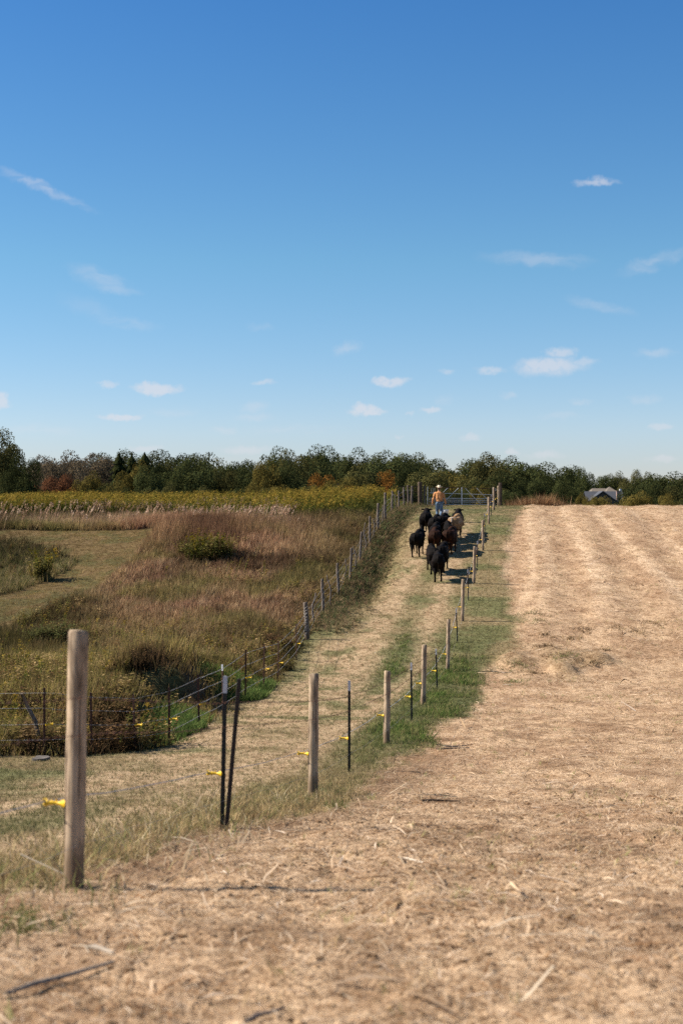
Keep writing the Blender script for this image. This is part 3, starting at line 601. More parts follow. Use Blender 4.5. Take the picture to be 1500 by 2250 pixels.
# ---- right-hand fence: wooden posts and dark steel posts by turns
WP = [(163,172,1.41),(687,690,1.34),(849,851,1.19),(929,932,1.31),(983,985,1.42),(1015,1017,1.38),(1040,1042,1.42),(1060,1060,1.32),(1073,1073,1.33),(1084,1084,1.26),(1094,1094,1.22)]
TP = [(488,495,1.26),(767,767,1.25),(904,903,1.11),(960,957,1.0),(1004.5,1001.5,1.03),(1028.5,1027,1.12),(1048,1048,1.07),(1065,1063.6,1.04),(1078.5,1078,1.1),(1088.5,1088.5,1.08)]
rf = empty('wire_fence', (FX(7.8), 7.8, g1(FX(7.8), 7.8)))
tag(rf, 'fence of tan wooden and dark steel posts between the lane and the harvested field', 'fence')
bpy.context.view_layer.update(); RI = Vector(rf.location)
seq = []
for i in range(11):
    Yp = 7.8*(i+1); px, pt, h = WP[i]; x = (px-750)/FPX*Yp; z = g1(x, Yp); r = (.0575, .057, .056, .058, .056, .058, .058, .056, .058, .058, .058)[i]
    o = obj('wooden_post', round_post(h, r, 300+i), WOOD, rf, True); o.location = Vector((x, Yp, z))-RI; o.rotation_euler = (R(random.uniform(-.8, .8)), math.atan2((pt-px)*Yp/FPX, h), 0)
    insulator(-1, o, .46, r-.004); seq.append((x, Yp, z, r, h, (pt-px)*Yp/FPX/h))
    if i < 10:
        Yp = 7.8*(i+1.5); px, pt, h = TP[i]; x = (px-750)/FPX*Yp; z = g1(x, Yp)
        o = obj('steel_post', t_bm(h-.14), BLACK, rf); o.location = Vector((x, Yp, z))-RI; o.rotation_euler = (R(random.uniform(-1, 1)), math.atan2((pt-px)*Yp/FPX, h), R(random.uniform(-12, 12)))
        tb = t_bm(h, False, h-.139); tp = obj('post_tip', tb, WTIP, o)
        insulator(-1, o, .46, .016); seq.append((x, Yp, z, .018, h, (pt-px)*Yp/FPX/h))
# the line runs on behind the left edge of view
s0 = seq[0]; xe = FX(3.9); seq0 = (xe, 3.9, g1(xe, 3.9), .05, 1.3, 0)
for hh, rad, mt, bb in ((1.04, .0016, RUSTW, .13), (.84, .0016, RUSTW, .13), (.24, .0011, GALV, None)):
    pts = [(q[0]+q[3]*.7+q[5]*hh*0+q[5]*hh, q[1], q[2]+min(hh, q[4]-.05)) for q in [seq0]+seq]
    wire('barbed_wire', [Vector(p)-RI for p in pts], rad, mt, rf, bb, seed=int(hh*100))
pts = [(q[0]-q[3]-.108+q[5]*.46, q[1]-.01, q[2]+.472) for q in [seq0]+seq]
wire('electric_wire', [Vector(p)-RI for p in pts],  .0030, POLY, rf, None, .02, seed=5)
# the loose post leaning beside the first steel post
Yp = 11.55; x = (497-750)/FPX*Yp; z = g1(x, Yp); h = 334/FPX*Yp
lp = obj('leaning_steel_post', t_bm(h, True, -.05), simple('worn_dark_steel', (.016, .016, .015), (.03, .016, .012), 18, .6)); lp.location = (x, Yp, z); lp.rotation_euler = (0, math.atan2(31, 334), R(25))
tag(lp, 'bare dark steel post leaning right beside the nearest white tipped steel post', 'fence post')

# ---- old wooden fence up the left side of the lane
OF = [(674,672,1403,1321,'w',.075),(691,689,1373,1300,'c',.035),(709,708,1346,1271,'w',.055),(723,724,1330,1260,'c',.03),(743,742,1307,1234,'w',.055),(754,757,1285,1225,'c',.03),(768,773,1275,1203,'w',.055),(779,780,1252,1198,'c',.03),
      (790,794,1234,1168,'w',.055),(801,803,1210,1148,'c',.035),(812,813,1196,1133,'w',.06),(819,822,1181,1138,'c',.035),(830,831,1166,1105,'w',.07),(838,840,1148,1110,'c',.035),(845.6,845.6,1142,1081,'w',.07),(861,861,1123,1077,'w',.06),
      (868,866,1121,1085,'c',.035),(875,875,1119,1078,'w',.055),(887,887,1115,1072,'w',.06),(896,896,1113.5,1067,'w',.055),(904,904,1113,1068,'w',.07)]
y0 = GY(1403); ox = (674-750)/FPX*y0
of = empty('old_wire_fence', (ox, y0, g1(ox, y0))); tag(of, 'old wire fence of weathered grey posts and crooked stakes left of the lane', 'fence'); OI = Vector(of.location); os_ = []
for i, (px, pt, pb, ptp, kd, r) in enumerate(OF):
    Yp = GY(pb) if pb > 1115 else 80+(i-17)*1.6; x = (px-750)/FPX*Yp; z = g1(x, Yp); h = (pb-ptp)*Yp/FPX
    o = obj('wooden_post' if kd == 'w' else 'crooked_stake', round_post(h, r, 400+i, 14 if kd == 'w' else 9, .9 if kd == 'w' else .7, .012 if kd == 'w' else .06), OLDW, of, True)
    o.location = Vector((x, Yp, z))-OI; o.rotation_euler = (R(random.uniform(-2, 2)), math.atan2((pt-px)*Yp/FPX, h)+R(random.uniform(-1, 1)), 0); os_.append((x, Yp, z, r, h))
    if i == 6: insulator(1, o, .55, r)
    if i == 0:
        bm = bmesh.new(); P = []
        for k in range(120): a = k*.55; q = k/119; P.append((math.cos(a)*(r+.004), math.sin(a)*(r+.004), .12+q*h*.8+.03*math.sin(k*1.7)))
        ring_tube(bm, P, [.004]*len(P), 4); obj('wrapped_wire', bm, GALV, o)
for hh in (.95, .72, .5, .28):
    wire('fence_wire', [Vector((q[0]+q[3]+.004, q[1], q[2]+min(hh, q[4]*.86*hh/.95)))-OI for q in os_], .0022, GALV, of, .16 if hh > .9 else None, .03, seed=int(hh*50))

# ---- rusty steel post fence round the dip
BF = [(98,98,1662,1512),(202,200,1655,1520),(297,293,1650,1527),(372,371.7,1640,1512),(438,435,1607,1485),(491,487.7,1570,1455),(539,540,1543,1430),(579,581,1520,1420),(611,611.7,1501,1411),(651,650.7,1453,1373)]
y0 = GY(1662); ox = (98-750)/FPX*y0
bf = empty('barbed_wire_fence', (ox, y0, g1(ox, y0))); tag(bf, 'low barbed wire fence on thin rusty steel posts curving through the dip at the left', 'fence'); BI = Vector(bf.location); bs = []
for i, (px, pt, pb, ptp) in enumerate(BF):
    Yp = GY(pb); x = (px-750)/FPX*Yp; z = g1(x, Yp); h = 1125-ptp; h = (1125-ptp)/FPX*Yp-z if 0 else (pb-ptp)/FPX*Yp
    tip = i == 5
    o = obj('steel_post', t_bm(h-(.13 if tip else 0)), RUSTY, bf); o.location = Vector((x, Yp, z))-BI; o.rotation_euler = (0, math.atan2((pt-px)*Yp/FPX, h), R(random.uniform(-25, 25)))
    if tip: obj('post_tip', t_bm(h, False, h-.129), WTIP, o)
    if i not in (1, 5): insulator(1, o, .46*h, .016)
    bs.append((x, Yp, z, .02, h))
lend = (-9.5, 22.0, g1(-9.5, 22.0), .02, 1.0)
for hh in (.93, .70, .47, .24):
    wire('barbed_wire', [Vector((q[0], q[1]-.02, q[2]+q[4]*hh))-BI for q in [lend]+bs]+[Vector((os_[0][0], os_[0][1], os_[0][2]+os_[0][4]*hh*.8))-BI], .0024, GALV, bf, .11, .01, seed=int(hh*70))

# crooked dark branch and flat stone by the leftmost steel post
y0 = 21.9; bx = (90-750)/FPX*y0; bm = bmesh.new()
ring_tube(bm, [(0, 0, -.1), (-.03, .02, .22), (-.09, .03, .50), (-.20, .02, .70), (-.29, 0, .92)], [.045, .04, .032, .03, .024], 9)
o = obj('leaning_branch', bm, OLDW, None, True); o.location = (bx, y0, g1(bx, y0)); tag(o, 'crooked dead branch leaning left against the wire behind the leftmost rusty post', 'branch')
y0 = GY(1672); bx = (92-750)/FPX*y0; bm = bmesh.new(); bmesh.ops.create_icosphere(bm, subdivisions=3, radius=.5)
for v_ in bm.verts: v_.co = Vector((v_.co.x*.26, v_.co.y*.2, max(-.05, min(.035, v_.co.z*.3))))*(1+.12*math.sin(v_.co.x*9+v_.co.y*7))
o = obj('flat_stone', bm, simple('grey_stone', (.13, .11, .10), (.05, .045, .04), 9, .9, bmp=.02)); o.location = (bx, y0, g1(bx, y0)+.02); o.rotation_euler = (.1, -.08, .3); tag(o, 'flat dark grey stone at the foot of the leftmost rusty steel post', 'stone')

# ------------------------------------------------------------------ gates and corner posts at the top of the lane
YG = 87.0; S = YG/FPX
def W(px, py, dy=0): return Vector(((px-750)*S*(YG+dy)/YG, YG+dy, (1125-py)*S*(YG+dy)/YG))
def gobj(name, parent, mat, bars):
    bm = bmesh.new()
    for (a, b, w, d, dy) in bars: bar(bm, W(*a, dy)-W0, W(*b, dy)-W0, w, d)
    return obj(name, bm, mat, parent)
W0 = W(1013, 1110); g = empty('pipe_gate', W0); tag(g, 'closed wide steel gate with silver diagonal braces across the top of the lane', 'gate')
gobj('stile', g, SILV, [((939,1069.5), (938.6,1110), .055, .04, 0)]); gobj('stile', g, SILV, [((1013.8,1070.5), (1013.8,1109), .06, .04, -.05)]); gobj('stile', g, SILV, [((1082,1072), (1082,1109), .045, .04, 0)])
gobj('top_rail', g, RUSTY, [((939,1070.3), (1083,1073.5), .05, .035, .03)])
gobj('rail', g, SILV, [((944,1083), (1080,1087), .085, .03, .02)])
for a, b in ((1094.5, 1095.5), (1098.5, 1099.5), (1102.6, 1103.3), (1107.8, 1108.3)): gobj('rail', g, SILV, [((942,a), (1082,b), .034, .03, .02)])
gobj('brace', g, SILV, [((983.5,1072), (948,1105), .085, .02, -.05)]); gobj('brace', g, SILV, [((1006.3,1072.5), (971,1107), .085, .02, -.05)])
gobj('brace', g, SILV, [((1021.5,1072.5), (1055.5,1108.5), .085, .02, -.05)]); gobj('brace', g, SILV, [((1046.5,1072.5), (1078,1106), .085, .02, -.05)])
for px in (947, 951, 954.5): gobj('bar', g, SILV, [((px,1072), (px+.8,1084), .018, .02, .04)])
W0 = W(742, 1095, 1.0); g = empty('rusty_panel_gate', W0); tag(g, 'long rusty brown steel panel half hidden by weeds, left of the lane gate', 'gate')
gobj('post', g, DARKW, [((742,1062), (742,1112), .11, .11, 1)]); gobj('post', g, RUSTY, [((827.5,1069), (827.5,1112), .05, .05, .95)])
gobj('top_rail', g, RUSTY, [((743,1071.5), (920,1069), .05, .04, 1)])
for a, b in ((1083, 1081), (1093, 1092), (1100, 1099)): gobj('rail', g, RUSTY, [((743,a), (920,b), .05, .04, 1.03)])
gobj('brace', g, RUSTY, [((778,1072), (766,1088), .045, .03, .93)]); gobj('brace', g, RUSTY, [((820,1072), (803,1094), .045, .03, .93)]); gobj('brace', g, RUSTY, [((833,1072), (860,1106), .045, .03, .93)]); gobj('brace', g, RUSTY, [((870,1071), (893,1104), .045, .03, .93)])
for nm, px, pt, r, m_, lb in (('corner_post', 921.5, 1059, .14, DARKW, 'thick dark square-cut timber post at the left end of the lane gate'), ('gate_post', 931.5, 1067, .06, OLDW, 'weathered brown post just left of the silver gate'),
                              ('gate_post', 1097, 1061, .11, DARKW, 'dark timber post at the right end of the lane gate')):
    x = (px-750)*S; z = g1(x, YG-.3); o = obj(nm, round_post((1125-pt)*S-z, r, int(px), 16, .96), m_, None, True); o.location = (x, YG-.3, z); tag(o, lb, 'gate post')

# ------------------------------------------------------------------ cattle
def remesh(bm, voxel, smooth=4, name='m'):
    bmesh.ops.recalc_face_normals(bm, faces=bm.faces)
    me = bpy.data.meshes.new('tmp'); bm.to_mesh(me); bm.free(); o = bpy.data.objects.new('tmp', me); col.objects.link(o)
    a = o.modifiers.new('r', 'REMESH'); a.mode = 'VOXEL'; a.voxel_size = voxel; a.use_smooth_shade = True
    if smooth: b = o.modifiers.new('s', 'SMOOTH'); b.iterations = smooth; b.factor = .5
    dg = bpy.context.evaluated_depsgraph_get(); nm = bpy.data.meshes.new_from_object(o.evaluated_get(dg)); nm.name = name
    bpy.data.objects.remove(o); bpy.data.meshes.remove(me); nm.materials.clear(); return nm
def cow_mesh(seed, head=.15, yaw=0.0, gait=0.0, fat=1.0):
    """young beef animal, hooves on z=0, walking towards +Y, tail head at y=-.66"""
    r = random.Random(seed); bm = bmesh.new(); F = fat
    ring_tube(bm, [(0,-.66,.93), (0,-.60,.90), (0,-.46,.87), (0,-.22,.80), (0,.05,.75), (0,.3,.77), (0,.5,.83), (0,.64,.88)],
              [(.14,.15), (.225*F,.21), (.265*F,.25), (.265*F,.285), (.285*F,.325), (.26*F,.32), (.22*F,.27), (.14,.21)], 20)
    ring_tube(bm, [(-.175*F,-.42,.99), (-.09,-.44,1.035), (0,-.45,1.05), (.09,-.44,1.035), (.175*F,-.42,.99)], [.08, .085, .085, .085, .08], 10)
    ring_tube(bm, [(-.11*F,-.63,.93), (0,-.62,.97), (.11*F,-.63,.93)], [.065, .08, .065], 10); ring_tube(bm, [(-.15*F,-.4,.98), (-.15*F,.1,.96)], [.09, .08], 10); ring_tube(bm, [(.15*F,-.4,.98), (.15*F,.1,.96)], [.09, .08], 10)          # hip bones
    ring_tube(bm, [(0,-.62,1.02), (0,-.2,1.05), (0,.2,1.04), (0,.48,1.07)], [.06, .07, .08, .08], 10)    # back line
    hy, hx = math.cos(yaw), math.sin(yaw); hz = .86+head*.8
    def hp(d, z): return (.10*hx+hx*d, .80+(hy*d if d > 0 else d), z)
    ring_tube(bm, [(0,.42,.90), (0,.62,.93), (.04*hx,.78,(.95+hz)/2+.02), hp(.02, hz-.02)], [(.20,.27), (.17,.22), (.145,.19), (.12,.14)], 14)
    ring_tube(bm, [hp(-.03, hz+.03), hp(.06, hz+.03), hp(.17, hz-.04), hp(.28, hz-.14), hp(.36, hz-.21)], [(.10,.09), (.12,.12), (.105,.11), (.08,.08), (.075,.065)], 12)
    for s in (-1, 1):
        ex, ey = hp(.0, 0)[0]+s*.08*hy, hp(0, 0)[1]-s*.08*hx
        ring_tube(bm, [(ex,ey,hz+.06), (ex+s*.07*hy,ey-s*.07*hx-.01,hz+.075), (ex+s*.13*hy,ey-s*.13*hx-.02,hz+.07), (ex+s*.18*hy,ey-s*.18*hx-.02,hz+.045)], [(.025,.03), (.022,.05), (.02,.048), (.012,.022)], 8)
        # hind leg
        g_ = gait*s*.14; w = .155*F
        ring_tube(bm, [(s*w*.95,-.46,.86), (s*w*.93,-.44+g_*.3,.64), (s*w,-.46+g_*.6,.52), (s*(w-.02),-.58+g_,.40), (s*(w-.02),-.55+g_,.26), (s*(w-.02),-.53+g_,.11), (s*(w-.02),-.49+g_,.035)],
                  [(.145,.20), (.14,.18), (.10,.13), (.05,.07), (.038,.042), (.038,.042), (.05,.052)], 12, Vector((0, 1, 0)), .7)
        g_ = -gait*s*.13
        ring_tube(bm, [(s*.14*F,.40,.78), (s*.15*F,.37+g_*.2,.58), (s*.14*F,.40+g_*.6,.36), (s*.135*F,.41+g_,.20), (s*.135*F,.41+g_,.10), (s*.135*F,.44+g_,.035)],
                  [(.10,.13), (.075,.09), (.045,.05), (.032,.034), (.034,.036), (.046,.05)], 12, Vector((0, 1, 0)), .7)
    tx = r.uniform(-.04, .04)
    ring_tube(bm, [(0,-.64,1.04), (0,-.72,.98), (tx*.5,-.735,.80), (tx,-.72,.60), (tx*1.3,-.71,.46), (tx*1.5,-.71,.30)], [.035, .028, .02, .02, .036, .018], 8)
    return remesh(bm, .02, 3, 'cow_body')
def hide_mat(name, c1, c2, c3, rough=.5):
    m, nt, n, l, p = new_mat(name); v = coords(n, l, (9, 9, 3)); f = noise(n, l, v, 2.2, 5, .65); v2 = coords(n, l, (1, 1, 1)); f2 = noise(n, l, v2, 2.4, 2)
    c = ramp(n, l, f, [(.35, c1), (.65, c2)]); c = mix(n, l, ramp(n, l, f2, [(.5, (0, 0, 0)), (.68, (.8, .8, .8))]), c, c3)
    l.new(c, p.inputs['Base Color']); p.inputs['Roughness'].default_value = .75; p.inputs['Specular IOR Level'].default_value = .04
    v3 = coords(n, l, (60, 60, 14)); f3 = noise(n, l, v3, 2, 3); bump(n, l, f3, .5, .012, p); return m
HBLK = hide_mat('black_hide', (.003, .0028, .0028), (.008, .006, .0055), (.016, .009, .006))
HBRN = hide_mat('dark_brown_hide', (.008, .005, .004), (.028, .011, .006), (.06, .02, .009))
HTAN = hide_mat('tan_hide', (.17, .10, .05), (.25, .15, .08), (.36, .26, .16), .7)
PALE = simple('pale_hair', (.68, .58, .46), (.5, .4, .3), 20, .9)
CW = [ # px of rump, py of hooves, mesh kind args(head,yaw,gait), turn deg, scale, hide, label
 (962,1280, (.02,.0,.5,.92), 4, 1.03, HBLK, 'hindmost black cow of the herd, seen from straight behind, nearest the viewer'),
 (949,1262, (-.12,.5,.8,.95), 12, 1.0, HBLK, 'black cow close on the left flank of the hindmost one, its hip showing past it'),
 (972,1259, (.16,.1,-.6,.96), -4, 1.02, HBLK, 'black cow with raised head just right of the hindmost one'),
 (918,1227, (.06,.2,.4,1.08), -6, 1.0, HBLK, 'lone black cow walking apart on the left edge of the herd'),
 (955,1223, (.0,-.1,-.4,1.08), 2, 1.02, HBRN, 'dark brown rumped cow in the middle of the herd, right of the lone black cow'),
 (989,1221, (.02,.1,.5,1.05), -8, 1.02, HBRN, 'dark reddish brown cow on the right of the herd, below the tan one'),
 (957,1208, (.06,.2,.6,1.05), 0, 1.0, HBLK, 'black cow in the crowded centre of the herd, behind the brown rumped one'),
 (984,1205, (.10,-.3,-.5,1.0), 6, .98, HBLK, 'black cow pressed between the tan cow and the middle of the herd'),
 (1001,1191, (-.15,.2,.5,1.08), -10, 1.05, HTAN, 'pale tan cow on the right of the herd, the only light coloured one'),
 (936,1184, (.22,-.1,.7,1.05), 2, 1.1, HBLK, 'tall black cow with ears up at the front left of the herd'),
 (957,1193, (.02,.1,-.6,1.05), -4, 1.05, HBLK, 'black cow between the tall front left one and the leader behind the man'),
 (973,1190, (.02,.15,.4,1.05), -6, 1.06, HBLK, 'black cow directly behind the man and his white bucket'),
 (1005,1179, (.20,.1,-.4,1.05), 0, 1.02, HBLK, 'black cow with rounded ears looking up just ahead of the tan cow')]
for i, (px, py, (hd, yw, gt, ft), tr_, sc, mt, lb) in enumerate(CW):
    yc = GY(py)+.5; x = (px-750)/FPX*yc; th = R(-8+tr_)
    c = empty('cow', (x, yc, g1(x, yc)), th); slope = math.atan2(g1(x+.1, yc+.5)-g1(x-.05, yc-.5), 1.0); c.rotation_euler = (slope*.9, 0, th); sc *= .95; c.scale = (sc, sc, sc)
    c.location.z += .0
    o = link('body', cow_mesh(500+i, hd, yw, gt, ft), mt, c)
    if mt is HTAN:
        bm = bmesh.new(); ring_tube(bm, [(0,-.655,1.07), (0,-.75,.99), (.01,-.765,.8), (.02,-.75,.6), (.02,-.74,.45), (.02,-.74,.3)], [.036, .034, .027, .027, .04, .02], 8); obj('tail', bm, PALE, c, True)  # pale tail hair, lightened further for its highlight
        bm = bmesh.new(); ring_tube(bm, [(-.2,-.50,1.03), (-.08,-.53,1.105), (.0,-.58,1.10), (.1,-.5,1.10), (.22,-.44,1.00), (.29,-.36,.86)], [.012]*6, 6); obj('back_highlight', bm, simple('pale_highlight', (.75, .68, .6), None, 30), c, True)  # added pale strip: highlight along the tan back, put in as colour
    tag(c, lb, 'cow', 'cattle following the man up the lane')

# ------------------------------------------------------------------ the man and his bucket
def person_mesh(part):
    bm = bmesh.new(); t = ring_tube; e = {'body': 0, 'shirt': .017, 'jeans': .016}[part]
    if part in ('body', 'shirt'):
        lo = .86 if part == 'body' else .99
        t(bm, [(0,0,lo), (0,0,1.06), (0,.0,1.2), (0,0,1.34), (0,-.01,1.43), (0,-.005,1.485)], [(.155+e,.11+e), (.15+e,.11+e), (.175+e,.12+e), (.19+e,.125+e), (.165+e,.10+e), (.075+e,.07+e)], 20)
        for s in (-1, 1):
            el = (s*.285, -.04, 1.13); wr = (s*.315, .02 if s < 0 else -.01, .89)
            t(bm, [(s*.15,0,1.41), (s*.205,-.005,1.375), (s*.25,-.02,1.25), el, (s*.305,-.01,1.0), wr], [.055+e, .062+e, .05+e, .044+e, .038+e, .029+e], 12)
            if part == 'body':
                w = Vector(wr); t(bm, [w, w+Vector((s*.006,.005,-.05)), w+Vector((s*.008,.008,-.095))], [(.02,.027), (.016,.04), (.014,.038)], 12)
                for k, (dy, L) in enumerate(((-.030,.058), (-.011,.074), (.009,.08), (.028,.072))):
                    b0 = w+Vector((s*.008,.008+dy,-.09)); c_ = -s*(.016+.004*k) if s < 0 else -s*.03
                    t(bm, [b0, b0+Vector((c_*.3,0,-L*.45)), b0+Vector((c_*1.0,0,-L*.8)), b0+Vector((c_*1.8,0,-L))], [.0095, .009, .0085, .007], 8)
                b0 = w+Vector((0,.03,-.03)); t(bm, [b0, b0+Vector((-s*.006,.028,-.03)), b0+Vector((-s*.012,.032,-.06))], [.012, .0105, .008], 8)
    if part == 'body':
        t(bm, [(0,-.005,1.45), (0,.005,1.56), (0,.012,1.60)], [.062, .058, .06], 14)
        t(bm, [(0,.012,1.565), (0,.015,1.60), (0,.012,1.66), (0,.008,1.72), (0,.004,1.765)], [(.05,.06), (.066,.082), (.077,.098), (.074,.094), (.045,.055)], 18)
        t(bm, [(0,.095,1.665), (0,.115,1.64), (0,.108,1.63)], [.012, .015, .012], 8)      # nose
        t(bm, [(-.022,.095,1.605), (.022,.095,1.605)], [.009, .009], 8)                       # lips
        for s in (-1, 1):
            t(bm, [(s*.074,0,1.625), (s*.084,-.006,1.65), (s*.080,-.004,1.675)], [(.008,.014), (.010,.018), (.007,.012)], 8)
            t(bm, [(s*.03,.09,1.675), (s*.036,.088,1.676)], [.014, .013], 8)
    if part in ('body', 'jeans'):
        for s in (-1, 1):
            kn = (s*.095, .13, .50) if s < 0 else (s*.10, .03, .50); an = (s*.10, .10, .10) if s < 0 else (s*.10, -.18, .17)
            m1 = tuple((a+b)/2 for a, b in zip((s*.09, 0, .9), kn)); m2 = tuple((a+b)/2 for a, b in zip(kn, an))
            t(bm, [(s*.08,0,.93), m1, kn, (m2[0], m2[1]-.015, m2[2]+.04), an], [(.095+e,.105+e), (.085+e,.09+e), (.06+e,.063+e), (.056+e,.06+e), (.042+e*1.3,.045+e*1.3)], 14, Vector((0, 1, 0)))
            if part == 'body':
                f = Vector(an); d = Vector((0, .10, -.055 if s < 0 else -.10)); t(bm, [f+Vector((0,-.05,-.06)), f+Vector((0,.0,-.06)), f+d*1.1+Vector((0,.04,-.01))], [(.034,.035), (.038,.035), (.036,.026)], 12)
        if part == 'jeans': t(bm, [(0,0,.86), (0,0,.93), (0,0,1.035)], [(.165,.125), (.178,.135), (.158,.118)], 20)
    me = remesh(bm, .0065 if part == 'body' else .009, 2, part)
    if part != 'body':
        n_ = len(me.vertices); co = np.empty(n_*3, np.float32); me.vertices.foreach_get('co', co); co = co.reshape(-1, 3); no = np.empty(n_*3, np.float32); me.vertices.foreach_get('normal', no); no = no.reshape(-1, 3)
        f_ = (vn(co[:, 0]*16+co[:, 1]*9, co[:, 2]*(9 if part == 'jeans' else 7), 61)-.5)*.026+(vn(co[:, 0]*34, co[:, 2]*26+co[:, 1]*20, 62)-.5)*.010
        if part == 'shirt': f_ = f_-.012*np.exp(-(co[:, 0]/.018)**2)*(co[:, 1] < 0)*ss(1.05, 1.1, co[:, 2])*ss(1.38, 1.3, co[:, 2])
        co += no*f_[:, None]; me.vertices.foreach_set('co', co.ravel()); me.update()
    return me
yp = GY(1147); xp = (964-750)/FPX*yp; P0 = Vector((xp, yp, g1(xp, yp)))
man = empty('person', P0, R(-8)); tag(man, 'person in tan orange shirt, jeans and pale hat walking away ahead of the cattle', 'person')
SKIN = simple('skin', (.42, .22, .15), (.34, .16, .11), 6, .55)
link('body', person_mesh('body'), SKIN, man)
link('shirt', person_mesh('shirt'), simple('tan_orange_cloth', (.52, .245, .10), (.40, .17, .065), 5, .9), man)
link('jeans', person_mesh('jeans'), simple('blue_denim', (.14, .21, .30), (.05, .085, .14), 7, .9), man)
bm = bmesh.new(); t_ = ring_tube; box(bm, (0, 0, 1.005), (.01, .01, .01)); bm.clear()
ring_tube(bm, [(0,0,.985), (0,0,1.022)], [(.186,.145), (.182,.14)], 24, cap=.01); obj('belt', bm, simple('brown_leather', (.20, .12, .07), None, 9, .6), man, True)
for s in (-1, 1):
    bm = bmesh.new(); an = Vector((s*.10, .10, .10) if s < 0 else (s*.10, -.18, .17)); tl = 0 if s < 0 else -.05
    ring_tube(bm, [an+Vector((0,0,.04)), an+Vector((0,-.01,-.04)), an+Vector((0,-.03,-.075))], [.056, .052, .045], 12); ring_tube(bm, [an+Vector((0,-.05,-.065)), an+Vector((0,.04,-.062+tl*.4)), an+Vector((0,.17,-.072+tl))], [(.04,.034), (.046,.036), (.034,.024)], 12)
    obj('boot', bm, simple('boot_leather', (.13, .07, .04), None, 9, .6), man, True)
bm = bmesh.new(); ring_tube(bm, [(0,-.045,1.575), (0,-.055,1.63), (0,-.045,1.70)], [(.06,.045), (.078,.06), (.072,.055)], 14); obj('hair', bm, simple('brown_hair', (.07, .04, .025), None, 30, .8), man, True)
# hat: brim with raised sides and a creased crown
bm = bmesh.new(); NA = 40; prof_h = [(.083,.0), (.10,.002), (.135,.0), (.165,.004)]
def ringh(rad, z, up=0, cr=0, k=1.18):
    o_ = []
    for i in range(NA):
        a = 2*math.pi*i/NA; x_, y_ = math.cos(a)*rad, math.sin(a)*rad*k; zz = z+up*abs(math.cos(a))**2.2*rad-up*.25*abs(math.sin(a))**2*rad-cr*math.exp(-(x_/.03)**2); o_.append(bm.verts.new((x_, y_, zz)))
    return o_
rings = [ringh(.165,-.004,.34), ringh(.13,-.004,.22), ringh(.092,-.004,.05), ringh(.084,.02), ringh(.082,.07), ringh(.072,.108,0,.012), ringh(.045,.122,0,.025), ringh(.015,.122,0,.03)]
for A, B in zip(rings, rings[1:]):
    for k in range(NA): bm.faces.new((A[k], A[(k+1) % NA], B[(k+1) % NA], B[k]))
bm.faces.new(rings[-1]); h_ = obj('cowboy_hat', bm, simple('cream_felt', (.72, .62, .46), (.6, .5, .36), 8, .9), man, True); h_.location = (0, .008, 1.70); h_.rotation_euler = (R(-4), 0, 0)
md = h_.modifiers.new('t', 'SOLIDIFY'); md.thickness = .004
# bucket hangs from the right hand
hand = man.matrix_basis if False else None
bl = Vector((.335, -.01, .36)); bk = empty('bucket', P0+Vector((bl.x*math.cos(R(8))+bl.y*math.sin(R(8)), -bl.x*math.sin(R(8))*-1*0+bl.y, bl.z-.12)), R(-8)); tag(bk, 'white plastic bucket hanging from the right hand of the man', 'bucket')
def lathe(prf, seg=32):
    bm = bmesh.new(); rg = [[bm.verts.new((math.cos(2*math.pi*k/seg)*r_, math.sin(2*math.pi*k/seg)*r_, z_)) for k in range(seg)] for r_, z_ in prf]
    for A, B in zip(rg, rg[1:]):
        for k in range(seg): bm.faces.new((A[k], A[(k+1) % seg], B[(k+1) % seg], B[k]))
    bm.faces.new(list(reversed(rg[0]))); return bm
WPL = simple('white_plastic', (.78, .77, .78), (.66, .65, .67), 5, .45)
obj('pail', lathe([(.118,0), (.120,.004), (.138,.27), (.142,.272), (.142,.285), (.139,.287), (.141,.315), (.146,.317), (.146,.330), (.143,.345), (.149,.347), (.149,.362), (.140,.362), (.136,.30), (.116,.012), (.02,.010)]), WPL, bk, True)
bm = bmesh.new(); P = [(math.cos(a)*.148, 0, .31+math.sin(a)*.17) for a in np.linspace(0, math.pi, 21)]; ring_tube(bm, P, [.0028]*21, 6); obj('handle', bm, GALV, bk)
bm = bmesh.new(); ring_tube(bm, [(-.045,0,.481), (.045,0,.481)], [.011, .011], 10); obj('grip', bm, WPL, bk)

